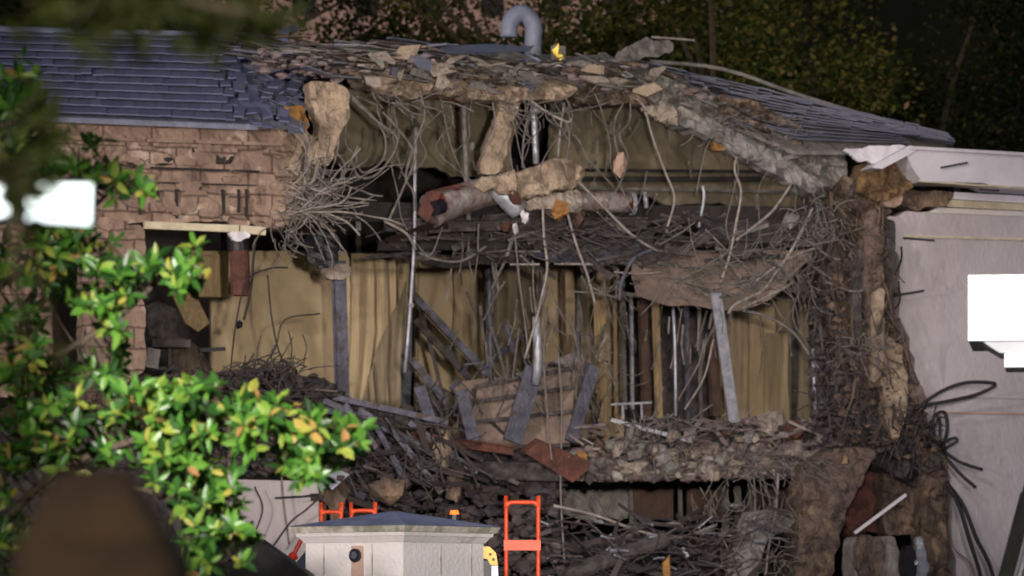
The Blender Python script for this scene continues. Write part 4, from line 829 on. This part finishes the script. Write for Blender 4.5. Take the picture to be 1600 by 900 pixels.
laths('broken_studs', [(640, 560), (940, 540), (940, 700), (820, 700), (660, 690)], 22, 1.1, .5, 30, 110, .02, .16, .8, 2.4, 'dark_ragged', 'broken framing heaped in the middle of the room')
laths('broken_studs', [(640, 560), (940, 540), (940, 700), (820, 700), (660, 690)], 16, 2.1, .5, 30, 110, .02, .14, .8, 2.4, 'steel', 'bent metal framing heaped in the middle of the room')
laths('broken_laths', [(500, 640), (620, 650), (760, 700), (820, 760), (560, 800), (510, 760)], 60, .5, .4, 20, 110, .02, .14, -.9, .3, 'rubble_dark', 'splintered pieces in the debris slope')
laths('broken_laths', [(850, 800), (1240, 800), (1245, 920), (850, 920)], 130, .1, .5, 15, 100, .02, .14, -1.8, .6, 'rubble_dark', 'splintered pieces on the ground storey debris')
laths('metal_scrap', [(850, 810), (1240, 810), (1245, 920), (850, 920)], 30, .05, .4, 10, 40, .01, .05, -1.9, -1.0, 'galv', 'bright metal scraps glinting in the ground storey debris')
laths('broken_laths', [(900, 660), (1300, 650), (1300, 735), (900, 740)], 120, .1, .5, 12, 60, .015, .09, -.5, .8, 'rubble', 'splinters in the upper floor rubble')
laths('broken_laths', [(1290, 300), (1390, 330), (1400, 480), (1440, 620), (1470, 700), (1330, 720), (1295, 480)], 60, 1.57, .35, 15, 90, .015, .10, -.7, .1, 'brown_ragged', 'torn laths hanging along the broken masonry')
laths('broken_laths', [(1260, 300), (1330, 300), (1330, 690), (1275, 690)], 60, 1.57, .25, 15, 100, .015, .08, -.5, .4, 'dark_ragged', 'dark strips hanging at the inner side of the torn masonry')
laths('broken_laths', [(160, 590), (430, 575), (530, 610), (520, 660), (160, 660)], 110, .1, .4, 15, 70, .015, .09, -.4, .5, 'rubble_dark', 'splintered pieces on the left floor edge')
# chips and cracks along the broken edge of the white wall
for i, (x, y, a_, b_) in enumerate([(1412, 372, 34, 4), (1470, 262, 30, -8), (1530, 296, 22, 2)]):
    item('wall_crack', MB().beam(P(x, y, -.83 if y < 300 else -.02), P(x + a_ * 1.4, y + b_, -.83 if y < 300 else -.02), .02, .03), 'wire_dark', ['thin dark crack line left end of the white wall string course', 'short slanted dark crack on the white cornice', 'small dark crack under the cornice lip'][i], 'crack')
# ------------------------------------------------------------------ far building seen through the trees
fb_ = empty('far_building', (0, 75, 0), 'pinkish lit building behind the trees', 'building')
MB().box(Vector((-3, 78, 13)), Vector((8, 0, 0)), Vector((0, 3, 0)), Vector((0, 0, 13))).obj('wall', 'pinkwall', fb_)
for i in range(7):
    MB().box(Vector((-9.5 + i * 2.2, 74.9, 23.4)), Vector((.4, 0, 0)), Vector((0, .08, 0)), Vector((0, 0, .9))).obj('window', 'black', fb_)
tag(MB().box(Vector((7, 95, 13)), Vector((1.8, 0, 0)), Vector((0, 3, 0)), Vector((0, 0, 13))).obj('far_building', 'pinkwall'), 'second pale building glimpsed through the trees to the right', 'building')

# dark screen added to block the bright sky behind the trees
hm = MB(); hx = [-130 + i * 10 for i in range(27)]
for i, x in enumerate(hx):
    hm.v += [Vector((x, 125, -1)), Vector((x, 150 + 6 * math.sin(i), 48 + 5 * noise.noise(Vector((x * .05, 1, 1)))))]
for i in range(26): hm.f.append((2 * i, 2 * i + 2, 2 * i + 3, 2 * i + 1))
tag(hm.obj('sky_screen', 'sky_screen'), kind='structure')
# ------------------------------------------------------------------ background trees
def bgtree(px, L, zc, rx, rz, n, m, label, group='dark trees behind the building', ls=.16):
    c = Q(px, 100, L); c.z = zc
    t = empty('broadleaf_tree', (c.x, c.y, 0), label, 'tree', group)
    tr_ = MB().tube([(c.x, c.y, 0), (c.x + U(-.2, .2), c.y, zc * .5), (c.x + U(-.4, .4), c.y, zc)], .38, 10, 4, .16)
    o = tr_.obj('trunk', 'bark', t, True)
    lb = MB(); blobs = []
    for i in range(34):
        a = U(0, 6.28); e = U(-.9, 1); q = rnd() ** .4
        b = c + Vector((math.cos(a) * rx * q * math.sqrt(max(0, 1 - e * e * .8)), math.sin(a) * rx * q * .8, e * rz * q)); blobs.append((b, U(.7, 1.5)))
        if i < 14: lb.tube([c + Vector((0, 0, -rz * .6)), c.lerp(b, .5) + Vector((0, 0, -.3)), b], .1, 5, 3, .03)
    lb.obj('limb', 'bark', t)
    lv = MB()
    for i in range(n):
        b, r = random.choice(blobs)
        p = b + Vector((random.gauss(0, .42), random.gauss(0, .42), random.gauss(0, .34))) * r
        a = Vector((U(-1, 1), U(-1, 1), U(-.8, .5))).normalized(); s_ = a.cross(Vector((U(-1, 1), U(-1, 1), U(-1, 1)))).normalized()
        l = ls * U(.6, 1.3); lv.v += [p - a * l * .5, p + s_ * l * .3, p + a * l * .5, p - s_ * l * .3]; k = len(lv.v); lv.f.append((k - 4, k - 3, k - 2, k - 1))
    lv.obj('crown', m, t)
for a in [(560, 92, 14.2, 5.0, 3.2, 8500, 'leaf_far', 'thin crowned tree above the left end of the broken roof'),
          (820, 84, 13.6, 4.2, 3.0, 7500, 'leaf_far', 'olive tree directly behind the gooseneck vent pipe'),
          (950, 90, 13.3, 4.8, 3.4, 13000, 'leaf_far', 'dense green tree right of the yellow lamp'),
          (1120, 82, 12.8, 4.2, 3.6, 15000, 'leaf_far', 'green tree with gaps behind the grey sloping edge'),
          (1270, 90, 11.8, 4.4, 4.4, 17000, 'leaf_far', 'dark green tree behind the right slate slope'),
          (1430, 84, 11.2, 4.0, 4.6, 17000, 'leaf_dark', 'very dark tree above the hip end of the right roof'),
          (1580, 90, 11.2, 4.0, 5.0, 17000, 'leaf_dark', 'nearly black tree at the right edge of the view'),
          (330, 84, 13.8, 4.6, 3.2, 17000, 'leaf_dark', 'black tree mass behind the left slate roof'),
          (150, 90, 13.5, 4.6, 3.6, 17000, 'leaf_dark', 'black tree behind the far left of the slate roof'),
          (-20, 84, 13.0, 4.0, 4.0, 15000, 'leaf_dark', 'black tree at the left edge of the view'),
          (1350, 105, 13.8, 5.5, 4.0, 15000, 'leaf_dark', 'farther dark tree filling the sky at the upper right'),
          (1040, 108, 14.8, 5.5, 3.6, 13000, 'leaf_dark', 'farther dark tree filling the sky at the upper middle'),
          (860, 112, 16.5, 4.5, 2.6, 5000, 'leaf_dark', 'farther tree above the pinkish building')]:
    bgtree(*a)

# ------------------------------------------------------------------ foreground magnolia, near branches
def leaf(mb, base, d, n, l, w_):
    n = (n + Vector((U(-.5, .5), U(-.5, .5), U(-.5, .5)))); s_ = d.cross(n).normalized(); n = s_.cross(d).normalized(); dr = n * -U(-.05, .4) * l; w_ *= U(.7, 1.2)
    k = len(mb.v)
    mb.v += [base, base + d * l * .3 + s_ * w_ * .42 + n * w_ * .12, base + d * l * .68 + s_ * w_ * .40 + n * w_ * .1 + dr * .5, base + d * l + dr,
             base + d * l * .68 - s_ * w_ * .40 + n * w_ * .1 + dr * .5, base + d * l * .3 - s_ * w_ * .42 + n * w_ * .12, base + d * l * .3, base + d * l * .68 + dr * .5]
    mb.f += [(k, k + 1, k + 6), (k + 1, k + 2, k + 7, k + 6), (k + 2, k + 3, k + 7), (k, k + 6, k + 5), (k + 6, k + 7, k + 4, k + 5), (k + 7, k + 3, k + 4)]
def leafy(root, branches, ells, L, ll, m, bm='bark', up=.35, mpx=None):
    bp = []
    br_ = MB()
    for pts, r in branches:
        br_.tube([Q(x, y, L + dl) for x, y, dl in pts], r, 7, 5, r * .35)
        for i in range(len(pts) - 1):
            for k in range(8):
                f = k / 8; bp.append(Q(*[pts[i][j] * (1 - f) + pts[i + 1][j] * f + (L if j == 2 else 0) for j in range(3)]))
    br_.obj('branch', bm, root, True)
    lv = MB(); tw = MB()
    for (cx, cy, rx, ry, n) in ells:
        for i in range(n):
            a = U(0, 6.28); q = rnd() ** .55
            c = Q(cx + math.cos(a) * rx * q, cy + math.sin(a) * ry * q, L + U(-.8, .9))
            nb = min(bp, key=lambda z: (z - c).length_squared)
            if (nb - c).length < 1.2: tw.tube([nb, nb.lerp(c, .5) + Vector((0, 0, -.02)), c], .007, 4, 2, .004)
            ax = (c - nb); ax = ax.normalized() if ax.length > .01 else Vector((1, 0, 0))
            ax = (ax + Vector((U(-.4, .4), U(-.5, .2), up + U(-.2, .3)))).normalized()
            k = random.randint(5, 8)
            for j in range(k):
                th = 6.28 * j / k + U(-.4, .4); o_ = ax.orthogonal().normalized(); o2 = ax.cross(o_)
                d = (ax * U(.15, .9) + (o_ * math.cos(th) + o2 * math.sin(th)) * U(.6, 1)).normalized()
                l = ll * U(.65, 1.2); leaf(lv, c + d * .01, d, ax, l, l * U(.40, .52))
    tw.obj('twig', bm, root); lv.obj('foliage', m, root)
tree = empty('magnolia_tree', Q(-60, 1300, 25) * 1.0, 'glossy leaved magnolia with green and yellow leaves in the left foreground', 'tree')
tree.location.z = 0; WL[tree.name] = tree.location.copy()
bt = Q(-60, 950, 25)
MB().tube([(bt.x, bt.y, 0), (bt.x + .1, bt.y, 1.6), (bt.x - .05, bt.y, 3.2), (bt.x + .1, bt.y, 5.3)], .16, 12, 5, .07).obj('trunk', 'bark', tree, True)
leafy(tree,
      [([(-50, 900, 0), (60, 760, 0), (200, 690, 0), (380, 660, -.1), (560, 690, -.2)], .035),
       ([(-50, 620, 0), (80, 560, 0), (180, 500, 0), (250, 440, 0), (320, 430, 0)], .03),
       ([(-40, 480, 0), (60, 400, 0), (140, 330, 0), (200, 270, 0)], .025),
       ([(-40, 350, 0), (10, 240, 0), (30, 120, 0)], .025),
       ([(60, 770, 0), (200, 760, -.1), (300, 800, -.1), (370, 880, -.2)], .025),
       ([(-50, 700, 0), (10, 640, 0), (60, 600, 0)], .02)],
      [(25, 170, 32, 85, 38), (120, 260, 60, 40, 12), (60, 330, 60, 25, 12), (100, 470, 60, 30, 12), (130, 700, 60, 30, 14), (30, 260, 35, 40, 12), (70, 240, 55, 30, 10), (200, 290, 28, 30, 9), (155, 235, 14, 16, 3), (110, 300, 30, 40, 6),
       (50, 400, 60, 45, 30), (140, 385, 60, 35, 20), (240, 430, 60, 30, 24), (300, 420, 22, 35, 8), (170, 450, 40, 35, 14), (30, 520, 34, 60, 24), (60, 590, 60, 40, 24),
       (180, 520, 24, 35, 9), (165, 590, 34, 35, 12), (90, 660, 80, 40, 34), (20, 700, 30, 60, 16), (220, 640, 60, 40, 30), (300, 640, 70, 45, 38), (390, 660, 60, 45, 32), (470, 690, 55, 45, 30), (535, 690, 36, 32, 16),
       (470, 735, 40, 25, 10), (250, 700, 60, 35, 22), (330, 790, 50, 40, 24), (280, 760, 40, 40, 16), (350, 850, 45, 45, 26), (300, 870, 30, 30, 10), (15, 820, 30, 70, 14), (80, 720, 50, 25, 12), (310, 740, 50, 25, 14)],
      25, .115, 'leaf')
# nearer dim branches, far out of focus
t2 = empty('overhanging_tree', (-4.5, -48, 0), 'blurred olive branches drooping into the top left of the view', 'tree')
MB().tube([(-4.5, -48, 0), (-4.3, -48, 2), (-3.6, -48, 4.0)], .16, 10, 4, .08).obj('trunk', 'bark', t2, True)
leafy(t2, [([(-1100, 60, 0), (-300, -60, 0), (100, -30, 0), (330, 10, 0), (440, 30, 0)], .03), ([(-1100, 100, 0), (-200, 60, 0), (40, 300, 0)], .02)],
      [(170, 20, 80, 36, 8), (290, 14, 70, 36, 8), (400, 22, 60, 35, 8), (205, 66, 35, 25, 3), (160, 76, 20, 20, 2), (320, 62, 20, 20, 2), (55, 230, 40, 90, 10), (40, 320, 8, 40, 3), (80, 560, 50, 50, 7), (80, 20, 60, 40, 7)],
      11, .07, 'leaf_olive', up=-.5)

# ------------------------------------------------------------------ stone pier with the lead cap
gp = empty('gate_pier', Q(640, 950, 35) * 1.0, 'square pale stone gate pier with a shallow blue grey lead cap', 'gate pier')
pc = Q(617, 950, 35.6); gp.location = (pc.x, pc.y, 0); WL[gp.name] = gp.location.copy()
yaw = R(52)
ex = Vector((math.cos(yaw), math.sin(yaw), 0)); ey = Vector((-math.sin(yaw), math.cos(yaw), 0))
S = 5.95 * 35.6 / 60 / 1000 * 1000 / 1000   # not used for layout
def sq(h, z): return [Vector((pc.x, pc.y, z)) + ex * i * h + ey * j * h for i, j in ((-1, -1), (1, -1), (1, 1), (-1, 1))]
def frust(h0, z0, h1, z1): 
    a = sq(h0, z0); b = sq(h1, z1); return MB().add(a + b, [(3, 2, 1, 0), (4, 5, 6, 7)] + [(i, (i + 1) % 4, (i + 1) % 4 + 4, i + 4) for i in range(4)])
zt = lambda py: EYE + (HZ - py) / 6000 * 35.2
hb = .585; he = .70
frust(hb, 0, hb, zt(848)).obj('shaft', 'stone', gp)
frust(hb + .01, zt(848), hb + .05, zt(838)).obj('moulding', 'stone', gp)
frust(hb + .06, zt(838), hb + .07, zt(832)).obj('moulding', 'stone', gp)
frust(he - .03, zt(832), he, zt(822)).obj('cap_stone', 'mould', gp)
frust(he + .015, zt(822), .0 + .02, zt(797)).obj('cap_roof', 'lead', gp)
for i in (-1, 1):
    pass
def onface(u_, z0, z1, face, w0, prot, m, nm):
    # face 0: normal -ex side(left)?, face 1: normal -ey
    n_ = -ex if face == 0 else -ey; t_ = ey if face == 0 else ex
    c = Vector((pc.x, pc.y, (z0 + z1) / 2)) + n_ * (hb + prot / 2) + t_ * u_
    return MB().box(c, t_ * w0 / 2, n_ * prot / 2, UP * (z1 - z0) / 2).obj(nm, m, gp)
for f, us in ((0, (-.22, .36)), (1, (-.05, .40))):
    for u_ in us: onface(u_, 0, zt(850), f, .012, .006, 'mould', 'joint')
ic = onface(.05 - .10, 0, zt(853), 0, .135, .02, 'pink_stone', 'call_panel')
nrm = -ex; ctr = Vector((pc.x, pc.y, 0)) + nrm * (hb + .03) + ey * -.05; ctr.z = zt(868)
def disc(r, off, th): return MB().prism([ctr + nrm * (off + th) + ey * math.cos(k * .3927) * r + UP * math.sin(k * .3927) * r for k in range(16)], -nrm * th)
cl = disc(.062, 0, .03).obj('call_button', 'black', gp)
disc(.035, .03, .008).obj('grille', 'steel', cl)

# ------------------------------------------------------------------ hand trucks, beacon, yellow machine, canopy
def hand_truck(x0, x1, ytop, ybar, L, label, grp):
    s_ = L / 6000; c = Q((x0 + x1) / 2, 950, L)
    t = empty('hand_truck', (c.x, c.y, 0), label, 'hand truck', grp)
    a = Q(x0, ytop, L); b = Q(x1, ytop, L); r = (x1 - x0) * .17 * s_
    zb = .12; tr_ = 3.2 * s_
    pts = [(a.x, a.y - .02, zb), (a.x, a.y, a.z - r * 2), (a.x + r * .06, a.y, a.z - r), (a.x + r * .35, a.y, a.z - r * .3), (a.x + r, a.y, a.z), (b.x - r, b.y, b.z), (b.x - r * .35, b.y, b.z - r * .3), (b.x - r * .06, b.y, b.z - r), (b.x, b.y, b.z - r * 2), (b.x, b.y - .02, zb)]
    MB().tube(pts, tr_, 10, 3).obj('frame', 'orange_paint', t, True)
    zc = Q(0, ybar, L).z
    MB().box(Vector(((a.x + b.x) / 2, a.y - tr_, zc)), Vector(((b.x - a.x) / 2 + tr_ * 1.2, 0, 0)), Vector((0, tr_ * .5, 0)), UP * 8 * s_).obj('cross_plate', 'orange_paint', t)
    for zz in (.5, .9):
        MB().box(Vector(((a.x + b.x) / 2, a.y, zz)), Vector(((b.x - a.x) / 2, 0, 0)), Vector((0, .01, 0)), UP * .025).obj('cross_bar', 'orange_paint', t)
    MB().box(Vector(((a.x + b.x) / 2, a.y - .14, .05)), Vector(((b.x - a.x) / 2 + .02, 0, 0)), Vector((0, .14, 0)), UP * .01).obj('toe_plate', 'orange_paint', t)
    for xx in (a.x - .04, b.x + .04):
        MB().tube([(xx - .025, a.y + .08, .13), (xx + .025, a.y + .08, .13)], .13, 16, 1).obj('wheel', 'black', t)
hand_truck(791, 841, 785, 852, 50, 'tall orange red hand truck standing right of the stone pier', 'orange hand trucks')
hand_truck(502, 533, 800, 860, 51, 'orange hand truck rising behind the left side of the pier cap', 'orange hand trucks')
hand_truck(549, 586, 798, 860, 51.5, 'orange hand truck behind the pier cap, middle one of three', 'orange hand trucks')
bc = empty('warning_beacon', Q(710, 1000, 48) * 1.0, 'small glowing orange beacon just above the pier cap', 'beacon')
bc.location.z = 0; WL[bc.name] = bc.location.copy(); b0 = bc.location
zt2 = Q(710, 800, 48).z
MB().tube([(b0.x, b0.y, 0), (b0.x, b0.y, zt2 - .09)], .025, 8, 1).obj('pole', 'black', bc)
MB().tube([(b0.x, b0.y, zt2 - .10), (b0.x, b0.y, zt2 - .03)], .09, 12, 1).obj('housing', 'black', bc)
MB().tube([(b0.x, b0.y, zt2 - .03), (b0.x, b0.y, zt2 + .02)], .06, 12, 1, .05).obj('lens', 'lamp_orange', bc)
ym = empty('yellow_loader', Q(770, 950, 46) * 1.0, 'yellow machine arm showing between stone pier and tall hand truck', 'machine')
ym.location.z = 0; WL[ym.name] = ym.location.copy()
q0 = lambda x, y, l=46: Q(x, y, l)
MB().prism([q0(748, 854), q0(765, 854), q0(775, 864), q0(778, 883), q0(766, 883), q0(762, 874), q0(748, 870)], Vector((0, .4, 0))).obj('arm', 'yellow_paint', ym)
MB().prism([q0(768, 884), q0(778, 884), q0(782, 1100), q0(770, 1100)], Vector((0, .3, 0))).obj('leg', 'galv', ym)
MB().prism([q0(735, 875), q0(762, 876), q0(768, 884), q0(768, 1120), q0(735, 1120)], Vector((0, .5, 0))).obj('body', 'black', ym)
for (x, y) in ((766, 866), (771, 874)): MB().tube([q0(x, y, 45.97), q0(x, y, 45.99)], .018, 8, 1).obj('bolt', 'black', ym)
cv = empty('black_canopy', Q(400, 950, 32), 'black sloping canopy at the bottom left of the stone pier', 'canopy')
cv.location.z = 0; WL[cv.name] = cv.location.copy()
MB().prism([Q(330, 845, 32), Q(395, 836, 32), Q(480, 896, 32), Q(500, 930, 32), Q(330, 930, 32)], Vector((0, 1.2, 0))).obj('roof', 'black', cv)
for x in (345, 485): MB().tube([Q(x, 925, 32.3), Vector((Q(x, 925, 32.3).x, Q(x, 925, 32.3).y, 0))], .03, 8, 1).obj('leg', 'steel', cv)
tag(MB().prism([Q(462, 880, 45), Q(482, 855, 45), Q(488, 855, 45), Q(488, 1150, 45), Q(462, 1150, 45)], Vector((0, .6, 0))).obj('navy_tarpaulin', 'navy'), 'dark blue cover left of the stone pier', 'tarpaulin')
rl = empty('red_lever', Q(460, 950, 40), 'small red lever with a round end left of the stone pier', 'lever')
rl.location.z = 0; WL[rl.name] = rl.location.copy()
MB().tube([Q(472, 842, 40), Q(464, 856, 40), Q(459, 868, 40)], .022, 8, 2).obj('handle', 'red_paint', rl, True)
MB().chunk(Q(458, 870, 40), .055).obj('knob', 'red_paint', rl)
MB().tube([Q(459, 872, 40), Vector((Q(459, 872, 40).x, Q(459, 872, 40).y, 0))], .02, 8, 1).obj('pole', 'black', rl)

# ------------------------------------------------------------------ white gate post at the right, tripod, floodlight, brown post
wp = empty('gate_post', Q(1640, 950, 30), 'overexposed white stone gate post with stepped cap at the right edge', 'gate post')
wp.location.z = 0; WL[wp.name] = wp.location.copy(); c0 = wp.location
xl = lambda px: c0.x - Q(px, 0, 29.6).x
zz = lambda py: EYE + (HZ - py) / 6000 * 29.6
def blk2(px, y0, y1, nm):
    h = xl(px); b_ = MB().box(Vector((c0.x, c0.y, (zz(y0) + zz(y1)) / 2)), Vector((h, 0, 0)), Vector((0, h, 0)), UP * (zz(y0) - zz(y1)) / 2)
    rm = Matrix.Rotation(R(-8.5), 3, 'Z'); b_.v = [rm @ (v_ - c0) + c0 for v_ in b_.v]
    return b_.obj(nm, 'stone_white', wp)
blk2(1527, 432, 534, 'cap'); rm4 = Matrix.Rotation(R(-8.5), 3, 'Z')
def fr2(p0, y0, p1, y1, nm):
    q = [rm4 @ Vector((i * xl(p_), j * xl(p_), 0)) + Vector((c0.x, c0.y, zz(y_))) for p_, y_ in ((p0, y0), (p1, y1)) for i, j in ((-1, -1), (1, -1), (1, 1), (-1, 1))]
    MB().add(q, [(0, 1, 2, 3), (7, 6, 5, 4)] + [(i + 4, (i + 1) % 4 + 4, (i + 1) % 4, i) for i in range(4)]).obj(nm, 'stone_white', wp)
fr2(1549, 534.2, 1574, 550, 'moulding'); blk2(1582, 550.2, 572, 'neck'); blk2(1636, 572.2, 1290, 'shaft')
tp = empty('tripod', Q(1575, 1100, 28), 'black tripod leg with a shiny metal tube in the lower right corner', 'tripod')
tp.location.z = 0; WL[tp.name] = tp.location.copy()
MB().beam(Q(1606, 772, 28), Q(1560, 945, 28), .10, .10, Vector((0, 1, 0))).obj('leg', 'black', tp)
MB().beam(Q(1612, 740, 28), Q(1594, 806, 28), .06, .06, Vector((0, 1, 0))).obj('upper_leg', 'black', tp)
MB().tube([Q(1612, 830, 27.9), Q(1594, 900, 27.9), Q(1582, 960, 27.9)], .03, 10, 1).obj('brace', 'galv', tp, True)
fl = empty('floodlight', Q(60, 950, 13), 'glaring white floodlight panel, badly out of focus among the leaves', 'floodlight')
fl.location.z = 0; WL[fl.name] = fl.location.copy()
MB().prism([Q(44, 288, 13), Q(142, 288, 13), Q(140, 350, 13), Q(40, 343, 13)], Vector((0, .03, 0))).obj('lens', 'lamp_white', fl)
MB().prism([Q(-30, 290, 13), Q(28, 290, 13), Q(24, 330, 13), Q(-30, 345, 13)], Vector((0, .03, 0))).obj('lens', 'lamp_white', fl)
MB().box(Q(60, 318, 13.09), Vector((.19, 0, 0)), Vector((0, .045, 0)), UP * .07).obj('housing', 'black', fl)
MB().tube([Q(34, 320, 13.2), Q(-120, 320, 13.2), Vector((Q(-120, 325, 13.2).x, -60 + 13.2, 0))], .03, 8, 1).obj('pole', 'black', fl)
bp_ = empty('brown_post', Q(150, 950, 8), 'dark brown tapering post top, far out of focus at the bottom left', 'post')
bp_.location.z = 0; WL[bp_.name] = bp_.location.copy()
prof = [(729, 92, 180), (732, 82, 190), (738, 74, 197), (765, 60, 213), (800, 40, 235), (835, 20, 258), (852, 12, 270), (880, 8, 286), (2000, 8, 300)]
rings = []
for y_, x0_, x1_ in prof:
    c_ = Q((x0_ + x1_) / 2, min(y_, 2200), 8); c_.z = max(c_.z, 0); r_ = (x1_ - x0_) / 2 / 6000 * 8; c_.y += .19
    rings.append([c_ + Vector((r_ * (abs(math.cos(t)) ** .4) * math.copysign(1, math.cos(t)), r_ * (abs(math.sin(t)) ** .4) * math.copysign(1, math.sin(t)), 0)) for t in [k * math.pi / 12 for k in range(24)]])
def ringmesh(rs):
    mb = MB(); mb.v = [p for r_ in rs for p in r_]; n_ = 24
    mb.f = [(i * n_ + k, (i + 1) * n_ + k, (i + 1) * n_ + (k + 1) % n_, i * n_ + (k + 1) % n_) for i in range(len(rs) - 1) for k in range(n_)] + [tuple(range(n_)), tuple((len(rs) - 1) * n_ + k for k in range(n_))[::-1]]
    return mb
ringmesh(rings[:7]).obj('cap', 'brown_post', bp_, True)
ringmesh(rings[6:]).obj('shaft', 'brown_post', bp_, True)
